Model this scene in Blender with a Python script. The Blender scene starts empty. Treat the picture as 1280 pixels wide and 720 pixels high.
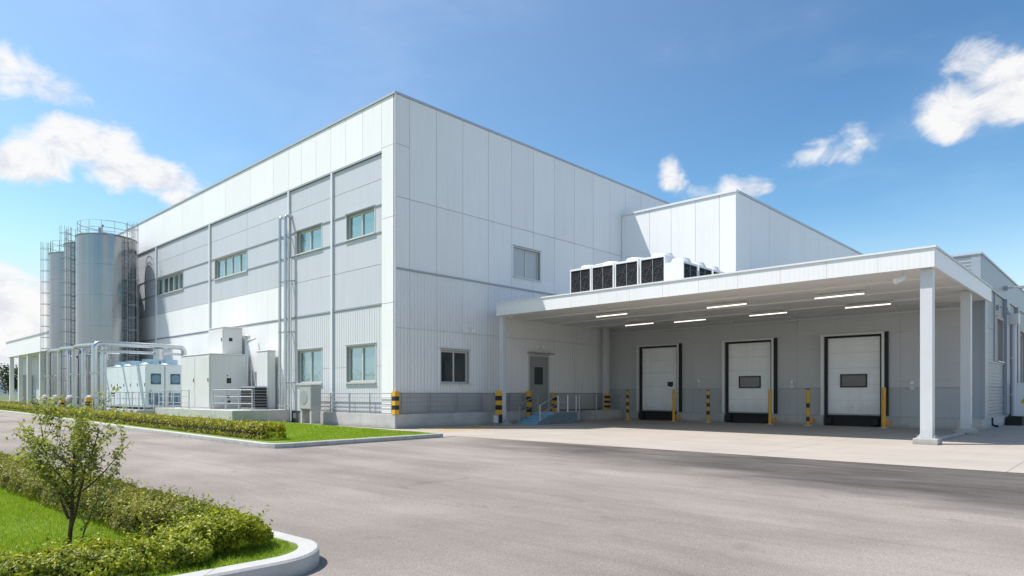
import bpy, math, random
import numpy as np
from math import radians as R, sin, cos, pi, sqrt
from mathutils import Vector, Matrix

random.seed(7)
rng = np.random.default_rng(11)
scene = bpy.context.scene
COL = scene.collection

# ------------------------------------------------------------------ camera
CAM = Vector((24.517, -18.296, 1.6))
cd = bpy.data.cameras.new('camera')
cd.sensor_width = 36.0
cd.lens = 23.30
cd.shift_y = 132.0 / 1280.0
cd.clip_start = 0.1
cd.clip_end = 6000
cam = bpy.data.objects.new('camera', cd)
cam.location = CAM
cam.rotation_euler = (R(90), 0, R(43.273))
COL.objects.link(cam)
scene.camera = cam

# ------------------------------------------------------------------ sun, sky, exposure
SUN_STRENGTH = 3.65
SKY_STRENGTH = 0.128
EXPOSURE = 0.76
SUN_DIR = Vector((-0.43, -0.37, 1.0)).normalized()      # towards the sun
ELEV = math.asin(SUN_DIR.z)
AZ = math.atan2(SUN_DIR.x, SUN_DIR.y)                    # clockwise from +Y
sd = bpy.data.lights.new('sun', 'SUN')
sd.energy = SUN_STRENGTH
sd.angle = R(0.53)
sd.color = (1.0, 0.945, 0.885)
sun = bpy.data.objects.new('sun', sd)
sun.rotation_euler = (-SUN_DIR).to_track_quat('-Z', 'Y').to_euler()
sun.location = (0, 0, 60)
COL.objects.link(sun)

vs = scene.view_settings
vs.view_transform = 'Standard'
vs.look = 'None'
vs.exposure = EXPOSURE
vs.gamma = 1.0
vs.use_curve_mapping = False
scene.cycles.max_bounces = 8
scene.cycles.diffuse_bounces = 4
scene.cycles.glossy_bounces = 4
scene.cycles.transparent_max_bounces = 8
scene.cycles.use_denoising = True
scene.cycles.denoiser = 'OPENIMAGEDENOISE'
scene.cycles.denoising_input_passes = 'RGB_ALBEDO_NORMAL'
scene.cycles.denoising_prefilter = 'NONE'
scene.cycles.sample_clamp_indirect = 6.0


class NT:
    """Short-hand for building node trees."""
    def __init__(self, tree):
        self.t = tree
        self.n = tree.nodes
        self.l = tree.links

    def node(self, kind, **kw):
        n = self.n.new(kind)
        for k, v in kw.items():
            setattr(n, k, v)
        return n

    def put(self, sock, v):
        if hasattr(v, 'is_linked') or isinstance(v, bpy.types.NodeSocket):
            self.l.new(v, sock)
        else:
            sock.default_value = v

    def m(self, op, a, b=None, c=None, clamp=False):
        n = self.node('ShaderNodeMath', operation=op)
        n.use_clamp = clamp
        self.put(n.inputs[0], a)
        if b is not None:
            self.put(n.inputs[1], b)
        if c is not None:
            self.put(n.inputs[2], c)
        return n.outputs[0]

    def vm(self, op, a, b=None):
        n = self.node('ShaderNodeVectorMath', operation=op)
        self.put(n.inputs[0], a)
        if b is not None:
            self.put(n.inputs[1], b)
        return n.outputs[0]

    def noise(self, vec, scale=1.0, detail=4.0, rough=0.5, dist=0.0):
        n = self.node('ShaderNodeTexNoise')
        self.put(n.inputs['Vector'], vec)
        n.inputs['Scale'].default_value = scale
        n.inputs['Detail'].default_value = detail
        n.inputs['Roughness'].default_value = rough
        n.inputs['Distortion'].default_value = dist
        return n.outputs['Fac']

    def mapr(self, v, a, b, c=0.0, d=1.0, smooth=False):
        n = self.node('ShaderNodeMapRange')
        if smooth:
            n.interpolation_type = 'SMOOTHSTEP'
        self.put(n.inputs[0], v)
        for i, x in enumerate((a, b, c, d)):
            self.put(n.inputs[i + 1], x)
        return n.outputs[0]

    def mixc(self, fac, a, b, mode='MIX'):
        n = self.node('ShaderNodeMix', data_type='RGBA', blend_type=mode)
        self.put(n.inputs[0], fac)
        for s, v in ((n.inputs[6], a), (n.inputs[7], b)):
            if isinstance(v, tuple):
                v = (*v, 1.0) if len(v) == 3 else v
            self.put(s, v)
        return n.outputs[2]

    def scalev(self, vec, s):
        n = self.node('ShaderNodeMapping')
        self.put(n.inputs[0], vec)
        n.inputs['Scale'].default_value = s
        return n.outputs[0]


# ------------------------------------------------------------------ world: Nishita sky with cumulus clouds
world = bpy.data.worlds.new('World')
scene.world = world
world.use_nodes = True
w = NT(world.node_tree)
w.n.clear()
sky = w.node('ShaderNodeTexSky', sky_type='NISHITA')
sky.sun_disc = False
sky.sun_elevation = ELEV
sky.sun_rotation = AZ
sky.altitude = 0
sky.air_density = 1.15
sky.dust_density = 0.9
sky.ozone_density = 2.4
tc = w.node('ShaderNodeTexCoord')
D = tc.outputs['Generated']
sep = w.node('ShaderNodeSeparateXYZ')
w.put(sep.inputs[0], D)
warp1 = w.m('SUBTRACT', w.noise(D, 9.0, 4, 0.55), 0.5)
warp2 = w.m('SUBTRACT', w.noise(w.vm('ADD', D, (3.7, 1.2, 9.1)), 9.0, 4, 0.55), 0.5)
az = w.m('MULTIPLY', w.m('ARCTAN2', sep.outputs[1], sep.outputs[0]), 180 / pi)
el = w.m('MULTIPLY', w.m('ARCSINE', sep.outputs[2]), 180 / pi)
az = w.m('ADD', az, w.m('MULTIPLY', warp1, 5.5))
el = w.m('ADD', el, w.m('MULTIPLY', warp2, 4.2))
CLOUDS = [  # azimuth, elevation, half width, half height above, below, thickness
    (171.0, 21.2, 3.4, 1.7, 1.3, 0.6), (167.7, 20.6, 2.6, 1.4, 1.0, 0.5),
    (166.3, 17.1, 4.8, 2.6, 1.8, 1.0), (161.8, 15.8, 5.0, 2.0, 1.7, 1.0), (169.8, 15.8, 4.2, 1.7, 1.7, 1.0), (158.0, 14.4, 3.2, 1.1, 1.1, 0.8),
    (172.5, 6.0, 6.5, 3.6, 6.0, 1.3), (167.5, 3.5, 5.5, 3.0, 4.0, 0.9), (178.5, 3.0, 6.5, 2.5, 3.0, 0.8),
    (99.2, 19.3, 3.3, 2.4, 1.7, 0.95), (94.8, 20.0, 5.2, 3.0, 2.2, 1.0), (98.6, 22.2, 2.0, 2.6, 2.0, 0.5),
    (107.6, 18.1, 2.7, 1.5, 1.4, 0.55), (105.4, 18.6, 1.7, 1.5, 1.3, 0.5),
    (119.2, 17.6, 1.5, 1.8, 1.5, 0.7), (114.2, 15.9, 2.9, 1.5, 1.2, 0.8), (117.3, 16.4, 2.0, 0.9, 0.9, 0.35),
    (93.5, 9.5, 2.4, 1.3, 1.2, 0.7),
    (60, 14, 10, 4, 3, 1.0), (30, 22, 9, 4, 3, 0.9), (-20, 12, 14, 5, 3, 1.0), (-70, 18, 12, 5, 4, 1.0), (-125, 15, 14, 5, 3, 0.9), (-160, 20, 9, 4, 3, 0.9),
]
mask = None
vpos = None
for a0, e0, ra, up, dn, th in CLOUDS:
    u = w.m('DIVIDE', w.m('SUBTRACT', az, a0), ra)
    dv = w.m('SUBTRACT', el, e0)
    v = w.m('MAXIMUM', w.m('DIVIDE', dv, up), w.m('DIVIDE', dv, -dn))
    q = w.m('ADD', w.m('MULTIPLY', u, u), w.m('MULTIPLY', v, v))
    b = w.m('MULTIPLY', w.m('MAXIMUM', w.m('SUBTRACT', 1.0, q), -1.2), th)
    s = w.m('MULTIPLY', w.m('MAXIMUM', w.m('SUBTRACT', 1.0, q), 0.0), w.m('DIVIDE', dv, up))
    mask = b if mask is None else w.m('MAXIMUM', mask, b)
    vpos = s if vpos is None else w.m('ADD', vpos, s)
fine = w.noise(w.scalev(D, (1, 1, 1.5)), 24.0, 12, 0.64, 0.5)
dens = w.m('ADD', w.m('MULTIPLY', mask, 0.85), w.m('MULTIPLY', w.m('SUBTRACT', fine, 0.5), 1.15))
alpha = w.mapr(dens, 0.02, 0.66, 0, 0.97, True)
veil = w.m('MULTIPLY', w.mapr(w.noise(w.scalev(D, (1, 1, 2.6)), 3.2, 5, 0.6), 0.47, 0.75, 0, 0.06, True), w.mapr(sep.outputs[2], 0.0, 0.25, 0.3, 1))
off = w.vm('ADD', D, tuple(SUN_DIR * 0.02))
fine2 = w.noise(w.scalev(off, (1, 1, 1.5)), 22.0, 5, 0.55, 0.4)
lit = w.m('ADD', w.m('MULTIPLY', w.m('SUBTRACT', fine, fine2), 1.3), w.m('MULTIPLY', vpos, 0.25))
ccol = w.mixc(w.mapr(lit, -0.32, 0.16, 0, 1, True), (3.5, 3.62, 3.9), (4.5, 4.48, 4.45))
hz = w.mapr(sep.outputs[2], 0.0, 0.26, 0.72, 0.0, True)
gm = w.node('ShaderNodeGamma')                      # deeper, more contrasty blue away from the sun
w.put(gm.inputs[0], w.vm('MULTIPLY', sky.outputs[0], (1 / 3.9, 1 / 3.9, 1 / 3.9)))
gm.inputs[1].default_value = 1.5
base = w.mixc(hz, w.vm('MINIMUM', w.vm('MULTIPLY', gm.outputs[0], (2.6, 3.02, 2.75)), (3.6, 4.25, 4.9)), (4.35, 4.6, 4.85))
sdot = w.node('ShaderNodeVectorMath', operation='DOT_PRODUCT')
w.put(sdot.inputs[0], D)
sdot.inputs[1].default_value = SUN_DIR
base = w.mixc(w.mapr(sdot.outputs['Value'], 0.15, 1.0, 0.0, 0.26), base, (4.7, 5.2, 5.7))
base = w.mixc(veil, base, (6.0, 6.2, 6.5))
final = w.mixc(alpha, base, ccol)
bg = w.node('ShaderNodeBackground')
bg.inputs[1].default_value = SKY_STRENGTH
w.l.new(final, bg.inputs[0])
wo = w.node('ShaderNodeOutputWorld')
w.l.new(bg.outputs[0], wo.inputs[0])


# ------------------------------------------------------------------ materials
def mat(name, color, rough=0.5, metal=0.0, vary=0.0, nscale=1.0, island=0.0, bump=None, streak=0.0, spec=0.5,
        emit=None, rvary=0.0, coat=0.0, dirt=None, trans=0.0):
    """Procedural principled material. vary: blotchy brightness, island: per-panel brightness, streak: vertical rain streaks,
    bump: (axis 'x'|'y'|'z'|'noise', spacing in m or noise scale, strength), dirt: (z0, z1, colour, amount) splash zone."""
    m = bpy.data.materials.new(name)
    m.use_nodes = True
    t = NT(m.node_tree)
    p = t.n['Principled BSDF']
    p.inputs['Roughness'].default_value = rough
    p.inputs['Metallic'].default_value = metal
    p.inputs['Specular IOR Level'].default_value = spec
    if coat:
        p.inputs['Coat Weight'].default_value = coat
    geo = t.node('ShaderNodeNewGeometry')
    pos = geo.outputs['Position']
    c = (*color, 1.0)
    f = None
    if vary:
        n1 = t.noise(pos, nscale, 6, 0.6)
        f = t.mapr(n1, 0.25, 0.75, 1 - vary, 1 + vary)
    if island:
        g = t.mapr(geo.outputs['Random Per Island'], 0, 1, 1 - island, 1 + island)
        f = g if f is None else t.m('MULTIPLY', f, g)
    if streak:
        n2 = t.noise(t.scalev(pos, (7, 7, 0.22)), 1.0, 4, 0.6)
        g = t.mapr(n2, 0.5, 0.78, 1.0, 1 - streak)
        f = g if f is None else t.m('MULTIPLY', f, g)
    cs = c
    if f is not None:
        vmn = t.node('ShaderNodeVectorMath', operation='SCALE')
        vmn.inputs[0].default_value = color
        t.put(vmn.inputs['Scale'], f)
        cs = vmn.outputs[0]
    if dirt:
        z0, z1, dc, da = dirt
        sp = t.node('ShaderNodeSeparateXYZ')
        t.put(sp.inputs[0], pos)
        n3 = t.noise(t.scalev(pos, (2, 2, 1)), 1.5, 6, 0.65)
        zz = t.m('ADD', sp.outputs[2], t.m('MULTIPLY', t.m('SUBTRACT', n3, 0.5), (z1 - z0) * 1.4))
        k = t.mapr(zz, z0, z1, da, 0.0, True)
        cs = t.mixc(k, cs, dc)
    if f is not None or dirt:
        t.l.new(cs, p.inputs['Base Color'])
    else:
        p.inputs['Base Color'].default_value = c
    if rvary:
        t.l.new(t.mapr(t.noise(pos, nscale * 2.3, 5, 0.6), 0.3, 0.7, rough - rvary, rough + rvary), p.inputs['Roughness'])
    if emit:
        p.inputs['Emission Color'].default_value = (*emit[0], 1)
        p.inputs['Emission Strength'].default_value = emit[1]
    if trans:
        p.inputs['Transmission Weight'].default_value = trans
    if bump:
        ax, sc_, st = bump
        bn = t.node('ShaderNodeBump')
        bn.inputs['Strength'].default_value = 1.0
        bn.inputs['Distance'].default_value = st
        if ax == 'noise':
            t.l.new(t.noise(pos, sc_, 6, 0.65), bn.inputs['Height'])
        else:
            sp2 = t.node('ShaderNodeSeparateXYZ')
            t.put(sp2.inputs[0], pos)
            wv = t.m('SINE', t.m('MULTIPLY', sp2.outputs['xyz'.index(ax)], 2 * pi / sc_))
            wv = t.mapr(wv, -0.55, 0.55, 0, 1, True)
            t.l.new(wv, bn.inputs['Height'])
        t.l.new(bn.outputs[0], p.inputs['Normal'])
    return m


M = {}
WHITE = (0.815, 0.815, 0.81)
M['panel_white'] = mat('white_panel', WHITE, 0.42, vary=0.025, nscale=0.35, island=0.025, streak=0.07)
M['panel_grey'] = mat('grey_panel', (0.53, 0.555, 0.60), 0.45, vary=0.03, nscale=0.4, island=0.03, streak=0.10)
M['rib_x'] = mat('ribbed_sheet_a', (0.60, 0.62, 0.65), 0.42, vary=0.03, nscale=0.4, island=0.02, bump=('x', 0.2, 0.022), streak=0.05, dirt=(0.6, 1.6, (0.42, 0.42, 0.41), 0.25))
M['rib_y'] = mat('ribbed_sheet_b', (0.77, 0.775, 0.78), 0.42, vary=0.03, nscale=0.4, island=0.02, bump=('y', 0.2, 0.015), streak=0.05, dirt=(0.6, 1.6, (0.45, 0.45, 0.44), 0.25))
M['core'] = mat('joint_dark', (0.16, 0.165, 0.17), 0.8)
M['trim'] = mat('trim_white', (0.72, 0.73, 0.74), 0.35, vary=0.02, nscale=1.2)
M['coping'] = mat('coping_metal', (0.46, 0.49, 0.53), 0.35, 0.3, vary=0.03, nscale=1)
M['flash'] = mat('flashing_grey', (0.36, 0.38, 0.40), 0.4, 0.3)
M['frame'] = mat('window_frame', (0.62, 0.62, 0.61), 0.4, 0.2)
M['framedark'] = mat('reveal', (0.33, 0.32, 0.30), 0.5)
M['glass'] = mat('reflective_glass', (0.36, 0.50, 0.51), 0.03, 0.85, vary=0.05, nscale=0.8, bump=('noise', 0.9, 0.02))
M['glassdark'] = mat('dark_glass', (0.03, 0.04, 0.042), 0.04, 0.0, spec=0.7)
M['glassmid'] = mat('pale_blind_glass', (0.50, 0.525, 0.53), 0.35, 0.0, spec=0.4)
M['concrete'] = mat('plinth_concrete', (0.46, 0.455, 0.44), 0.85, vary=0.14, nscale=1.3, bump=('noise', 18, 0.01), streak=0.16, dirt=(0.0, 0.25, (0.25, 0.24, 0.22), 0.6))
M['kerb'] = mat('kerb_concrete', (0.44, 0.435, 0.42), 0.85, vary=0.13, nscale=3.0, bump=('noise', 40, 0.006), dirt=(0.0, 0.09, (0.30, 0.29, 0.27), 0.6))
M['dockwall'] = mat('dock_wall_grey', (0.505, 0.51, 0.515), 0.5, vary=0.04, nscale=0.5, island=0.02, bump=('z', 0.13, 0.004), streak=0.05)
M['dockwall_low'] = mat('dock_wall_low', (0.42, 0.435, 0.45), 0.5, vary=0.05, nscale=0.6, island=0.02, streak=0.08)
M['soffit'] = mat('soffit_sheet', (0.74, 0.73, 0.705), 0.5, vary=0.04, nscale=0.4, bump=('y', 0.6, 0.008))
M['door'] = mat('door_panel', (0.86, 0.865, 0.87), 0.45, vary=0.05, nscale=1.6, streak=0.06, dirt=(0.5, 1.3, (0.40, 0.39, 0.37), 0.35))
M['doorgrey'] = mat('steel_door', (0.27, 0.28, 0.275), 0.4, vary=0.05, nscale=1.5)
M['rubber'] = mat('black_rubber', (0.018, 0.018, 0.02), 0.75, vary=0.3, nscale=4)
M['yellow'] = mat('yellow_paint', (0.72, 0.38, 0.02), 0.45, vary=0.12, nscale=6)
M['orange'] = mat('orange_paint', (0.65, 0.24, 0.02), 0.5, vary=0.1, nscale=8)
M['black'] = mat('black_paint', (0.02, 0.02, 0.02), 0.5)
M['galv'] = mat('galvanised_steel', (0.55, 0.57, 0.59), 0.42, 0.75, vary=0.08, nscale=9)
M['pipe'] = mat('pipe_cladding', (0.54, 0.56, 0.58), 0.24, 0.9, vary=0.05, nscale=2)
M['railgrey'] = mat('railing_grey', (0.34, 0.35, 0.36), 0.45, 0.4, vary=0.06, nscale=5)
M['bluestep'] = mat('blue_step_paint', (0.20, 0.38, 0.47), 0.55, vary=0.16, nscale=4)
M['blueside'] = mat('blue_grey_plate', (0.16, 0.21, 0.25), 0.55, vary=0.14, nscale=3, streak=0.1)
M['fascia'] = mat('fascia_sheet', (0.77, 0.775, 0.775), 0.4, vary=0.025, nscale=0.6, island=0.02, streak=0.06, bump=('x', 0.16, 0.0022))
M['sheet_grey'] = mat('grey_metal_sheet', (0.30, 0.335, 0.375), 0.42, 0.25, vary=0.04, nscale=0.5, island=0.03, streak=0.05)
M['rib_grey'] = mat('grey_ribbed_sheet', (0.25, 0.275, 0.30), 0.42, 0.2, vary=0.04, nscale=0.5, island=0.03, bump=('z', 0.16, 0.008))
M['post'] = mat('post_paint', (0.56, 0.58, 0.60), 0.4, vary=0.04, nscale=1.5, streak=0.08, dirt=(0.1, 0.7, (0.30, 0.29, 0.27), 0.35))
M['unitblue'] = mat('unit_pale_blue', (0.66, 0.735, 0.765), 0.4, vary=0.03, nscale=1.2, island=0.015, streak=0.08)
M['acgrey'] = mat('unit_mid_grey', (0.40, 0.415, 0.42), 0.45, vary=0.04, nscale=1.2, streak=0.08)
M['cabinet'] = mat('cabinet_off_white', (0.66, 0.665, 0.655), 0.42, vary=0.04, nscale=1.0, island=0.015, streak=0.08, dirt=(0.7, 1.4, (0.42, 0.41, 0.38), 0.3))
M['lowband'] = mat('grey_base_band', (0.44, 0.455, 0.475), 0.5, vary=0.05, nscale=0.8, island=0.03, streak=0.1, dirt=(0.6, 1.3, (0.3, 0.3, 0.29), 0.35))
M['unit'] = mat('unit_white', (0.78, 0.785, 0.78), 0.4, vary=0.03, nscale=1.2, island=0.01, streak=0.06)
M['unitgrey'] = mat('unit_grey', (0.62, 0.63, 0.63), 0.45, vary=0.03, nscale=1.2, streak=0.08)
M['coil'] = mat('coil_black', (0.018, 0.019, 0.022), 0.7, spec=0.2, bump=('z', 0.11, 0.003))
M['wire'] = mat('coil_guard_wire', (0.13, 0.13, 0.13), 0.5, 0.0)
M['bluedull'] = mat('blue_grille_face', (0.13, 0.24, 0.34), 0.5, vary=0.15, nscale=8)
M['bluefan'] = mat('blue_fan_paint', (0.30, 0.44, 0.55), 0.4, vary=0.06, nscale=3)
M['bluedark'] = mat('blue_grille', (0.07, 0.14, 0.21), 0.5, bump=('z', 0.06, 0.02))
M['bark'] = mat('bark', (0.075, 0.05, 0.033), 0.9, vary=0.3, nscale=30, bump=('noise', 60, 0.004))
M['twig'] = mat('twig_brown', (0.035, 0.032, 0.014), 0.95, vary=0.3, nscale=14)
M['soil'] = mat('soil', (0.13, 0.095, 0.06), 0.95, vary=0.3, nscale=9, bump=('noise', 30, 0.03))
M['tube'] = mat('lit_tube', (0.9, 0.9, 0.88), 0.5, emit=((1.0, 0.96, 0.88), 0.95))
M['lampbody'] = mat('lamp_housing', (0.55, 0.55, 0.53), 0.5)
M['hedgecut'] = None


def steel_mat():
    m = bpy.data.materials.new('brushed_stainless')
    m.use_nodes = True
    t = NT(m.node_tree)
    p = t.n['Principled BSDF']
    geo = t.node('ShaderNodeNewGeometry')
    pos = geo.outputs['Position']
    p.inputs['Metallic'].default_value = 1.0
    n = t.noise(t.scalev(pos, (6, 6, 0.12)), 1.0, 5, 0.6)
    blot = t.noise(pos, 0.6, 4, 0.5)
    f = t.m('ADD', t.mapr(n, 0.3, 0.7, 0.30, 0.36), t.mapr(blot, 0.3, 0.7, -0.02, 0.02))
    cmb = t.node('ShaderNodeCombineColor')
    t.put(cmb.inputs[0], t.m('MULTIPLY', f, 0.97))
    t.put(cmb.inputs[1], t.m('MULTIPLY', f, 1.0))
    t.put(cmb.inputs[2], t.m('MULTIPLY', f, 1.03))
    t.l.new(cmb.outputs[0], p.inputs['Base Color'])
    t.l.new(t.mapr(n, 0.3, 0.7, 0.16, 0.22), p.inputs['Roughness'])
    return m


M['steel'] = steel_mat()


def leaf_mat(name, dark, light, yellow=None, trans=0.35):
    m = bpy.data.materials.new(name)
    m.use_nodes = True
    t = NT(m.node_tree)
    p = t.n['Principled BSDF']
    geo = t.node('ShaderNodeNewGeometry')
    r = geo.outputs['Random Per Island']
    clump = t.noise(geo.outputs['Position'], 3.2, 3, 0.55)
    k = t.m('ADD', t.m('MULTIPLY', t.m('POWER', r, 1.4), 0.7), t.mapr(clump, 0.32, 0.7, -0.08, 0.4), clamp=True)
    c = t.mixc(k, dark, light)
    if yellow:
        c = t.mixc(t.mapr(r, 0.86, 0.9, 0, 0.8), c, yellow)
    t.l.new(c, p.inputs['Base Color'])
    p.inputs['Roughness'].default_value = 0.45
    p.inputs['Specular IOR Level'].default_value = 0.35
    tr = t.node('ShaderNodeBsdfTranslucent')
    t.l.new(t.mixc(0.5, c, light), tr.inputs[0])
    mx = t.node('ShaderNodeMixShader')
    mx.inputs[0].default_value = trans
    out = t.n['Material Output']
    t.l.new(p.outputs[0], mx.inputs[1])
    t.l.new(tr.outputs[0], mx.inputs[2])
    t.l.new(mx.outputs[0], out.inputs[0])
    return m


M['leaf_hedge'] = leaf_mat('clipped_hedge_leaf', (0.09, 0.11, 0.008), (0.52, 0.51, 0.025), (0.52, 0.40, 0.04), 0.28)
M['leaf_shrub'] = leaf_mat('bright_shrub_leaf', (0.06, 0.095, 0.008), (0.50, 0.55, 0.025), (0.50, 0.46, 0.04), 0.28)
M['leaf_olive'] = leaf_mat('olive_hedge_leaf', (0.055, 0.068, 0.010), (0.40, 0.41, 0.035), (0.32, 0.24, 0.05), 0.28)
M['leaf_tree'] = leaf_mat('sapling_leaf', (0.15, 0.19, 0.03), (0.40, 0.44, 0.07), (0.42, 0.34, 0.07), 0.5)
M['leaf_far'] = leaf_mat('far_tree_leaf', (0.03, 0.05, 0.02), (0.08, 0.11, 0.04))
M['grassblade'] = leaf_mat('grass_blade', (0.19, 0.31, 0.012), (0.36, 0.50, 0.025), (0.45, 0.48, 0.06), 0.45)


def lawn_mat():
    m = bpy.data.materials.new('lawn_turf')
    m.use_nodes = True
    t = NT(m.node_tree)
    p = t.n['Principled BSDF']
    pos = t.node('ShaderNodeNewGeometry').outputs['Position']
    a = t.noise(pos, 0.9, 5, 0.6)
    b = t.noise(pos, 22, 4, 0.7)
    c = t.mixc(t.mapr(a, 0.3, 0.7), (0.16, 0.25, 0.012), (0.23, 0.33, 0.018))
    c = t.mixc(t.mapr(b, 0.35, 0.7, 0, 0.5), c, (0.10, 0.17, 0.010))
    t.l.new(c, p.inputs['Base Color'])
    p.inputs['Roughness'].default_value = 0.9
    bn = t.node('ShaderNodeBump')
    bn.inputs['Distance'].default_value = 0.05
    t.l.new(t.noise(pos, 40, 3, 0.7), bn.inputs['Height'])
    t.l.new(bn.outputs[0], p.inputs['Normal'])
    return m


def asphalt_mat():
    m = bpy.data.materials.new('worn_asphalt')
    m.use_nodes = True
    t = NT(m.node_tree)
    p = t.n['Principled BSDF']
    pos = t.node('ShaderNodeNewGeometry').outputs['Position']
    sp = t.node('ShaderNodeSeparateXYZ')
    t.put(sp.inputs[0], pos)
    x, y = sp.outputs[0], sp.outputs[1]
    big = t.noise(t.scalev(pos, (0.10, 0.34, 1)), 1.0, 6, 0.6, 0.5)
    mid = t.noise(t.scalev(pos, (0.35, 1.1, 1)), 1.0, 6, 0.65, 0.3)
    patch = t.noise(pos, 0.22, 4, 0.55, 0.6)
    fine = t.noise(pos, 55, 4, 0.75)
    vor = t.node('ShaderNodeTexVoronoi')
    vor.inputs['Scale'].default_value = 95
    t.put(vor.inputs['Vector'], pos)
    f = t.mapr(big, 0.3, 0.7, 0.80, 1.16)
    f = t.m('MULTIPLY', f, t.mapr(mid, 0.3, 0.7, 0.90, 1.09))
    f = t.m('MULTIPLY', f, t.mapr(patch, 0.35, 0.7, 0.88, 1.08))
    f = t.m('MULTIPLY', f, t.mapr(fine, 0.25, 0.75, 0.76, 1.22))
    f = t.m('MULTIPLY', f, t.mapr(vor.outputs['Color'], 0, 1, 0.78, 1.2))
    # tyre-polished traffic lanes along the yard
    lane = t.m('SINE', t.m('ADD', t.m('MULTIPLY', y, 1.9), t.m('MULTIPLY', t.m('SUBTRACT', patch, 0.5), 5.0)))
    f = t.m('MULTIPLY', f, t.mapr(lane, -1, 1, 0.97, 1.03))
    track = t.mapr(t.noise(t.scalev(pos, (0.05, 2.6, 1)), 1.0, 3, 0.6, 0.6), 0.52, 0.70, 0.0, 0.10, True)
    f = t.m('MULTIPLY', f, t.m('SUBTRACT', 1.0, track))
    light = t.mixc(t.mapr(patch, 0.3, 0.7), (0.272, 0.240, 0.212), (0.302, 0.268, 0.239))
    # newer darker strip of asphalt beside the concrete apron
    wob = t.m('MULTIPLY', t.m('SUBTRACT', t.noise(t.scalev(pos, (0.22, 0.7, 1)), 1.0, 6, 0.7, 0.4), 0.5), 3.4)
    edge = t.m('ADD', -4.3, t.m('ADD', t.m('MULTIPLY', t.m('SUBTRACT', x, 13), -0.27), wob))
    strip = t.mapr(y, t.m('SUBTRACT', edge, 1.3), t.m('ADD', edge, 0.9), 0, 1, True)
    strip = t.m('MULTIPLY', strip, t.mapr(t.m('ADD', x, t.m('MULTIPLY', wob, 0.8)), 6.0, 13.0, 0.15, 1, True))
    strip = t.m('MULTIPLY', strip, t.mapr(mid, 0.36, 0.66, 1.0, 0.66))
    c = t.mixc(strip, light, (0.085, 0.075, 0.068))
    # oil drips and old stains
    st = t.mapr(t.noise(pos, 0.75, 3, 0.5, 1.2), 0.63, 0.75, 0, 0.45, True)
    c = t.mixc(st, c, (0.15, 0.14, 0.13))
    vmn = t.node('ShaderNodeVectorMath', operation='SCALE')
    t.put(vmn.inputs[0], c)
    t.put(vmn.inputs['Scale'], f)
    t.l.new(vmn.outputs[0], p.inputs['Base Color'])
    p.inputs['Roughness'].default_value = 0.88
    p.inputs['Specular IOR Level'].default_value = 0.25
    bn = t.node('ShaderNodeBump')
    bn.inputs['Distance'].default_value = 0.006
    t.l.new(t.m('ADD', fine, vor.outputs['Distance']), bn.inputs['Height'])
    t.l.new(bn.outputs[0], p.inputs['Normal'])
    return m


def apron_mat():
    m = bpy.data.materials.new('concrete_apron')
    m.use_nodes = True
    t = NT(m.node_tree)
    p = t.n['Principled BSDF']
    pos = t.node('ShaderNodeNewGeometry').outputs['Position']
    sp = t.node('ShaderNodeSeparateXYZ')
    t.put(sp.inputs[0], pos)
    big = t.noise(t.scalev(pos, (0.3, 0.6, 1)), 1.0, 6, 0.6)
    fine = t.noise(pos, 40, 4, 0.7)
    f = t.m('MULTIPLY', t.mapr(big, 0.3, 0.7, 0.90, 1.08), t.mapr(fine, 0.3, 0.7, 0.93, 1.06))
    g = None
    for s, pitch, o in ((sp.outputs[0], 5.4, 1.0), (sp.outputs[1], 4.6, -1.6)):
        u = t.m('ABSOLUTE', t.m('SUBTRACT', t.m('FRACT', t.m('DIVIDE', t.m('SUBTRACT', s, o), pitch)), 0.5))
        j = t.mapr(u, 0.4965, 0.4985, 0, 0.55)
        g = j if g is None else t.m('MAXIMUM', g, j)
    tyre = t.mapr(t.noise(t.scalev(pos, (2.2, 0.12, 1)), 1.0, 4, 0.6), 0.52, 0.75, 0, 0.22, True)
    c = t.mixc(tyre, (0.385, 0.342, 0.298), (0.22, 0.195, 0.17))
    c = t.mixc(g, c, (0.12, 0.11, 0.10))
    vmn = t.node('ShaderNodeVectorMath', operation='SCALE')
    t.put(vmn.inputs[0], c)
    t.put(vmn.inputs['Scale'], f)
    t.l.new(vmn.outputs[0], p.inputs['Base Color'])
    p.inputs['Roughness'].default_value = 0.85
    p.inputs['Specular IOR Level'].default_value = 0.3
    return m


def add_kerb_joints(m):
    t = NT(m.node_tree)
    p = t.n['Principled BSDF']
    src = p.inputs['Base Color'].links[0].from_socket
    sp = t.node('ShaderNodeSeparateXYZ')
    t.put(sp.inputs[0], t.node('ShaderNodeNewGeometry').outputs['Position'])
    u = t.m('ABSOLUTE', t.m('SUBTRACT', t.m('FRACT', t.m('DIVIDE', t.m('ADD', sp.outputs[0], sp.outputs[1]), 1.0)), 0.5))
    t.l.new(t.mixc(t.mapr(u, 0.489, 0.494, 0, 0.6), src, (0.16, 0.155, 0.145)), p.inputs['Base Color'])


add_kerb_joints(M['kerb'])
M['lawn'] = lawn_mat()
M['asphalt'] = asphalt_mat()
M['apron'] = apron_mat()
M['terrain'] = mat('open_ground', (0.10, 0.13, 0.05), 0.95, vary=0.25, nscale=0.03)
M['hill'] = mat('hazed_hill_forest', (0.075, 0.115, 0.125), 0.95, vary=0.25, nscale=0.012)  # bluish tint of distance haze is put into the forest colour
M['worn_yellow'] = mat('worn_yellow_line', (0.60, 0.39, 0.09), 0.8, vary=0.3, nscale=3)


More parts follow.
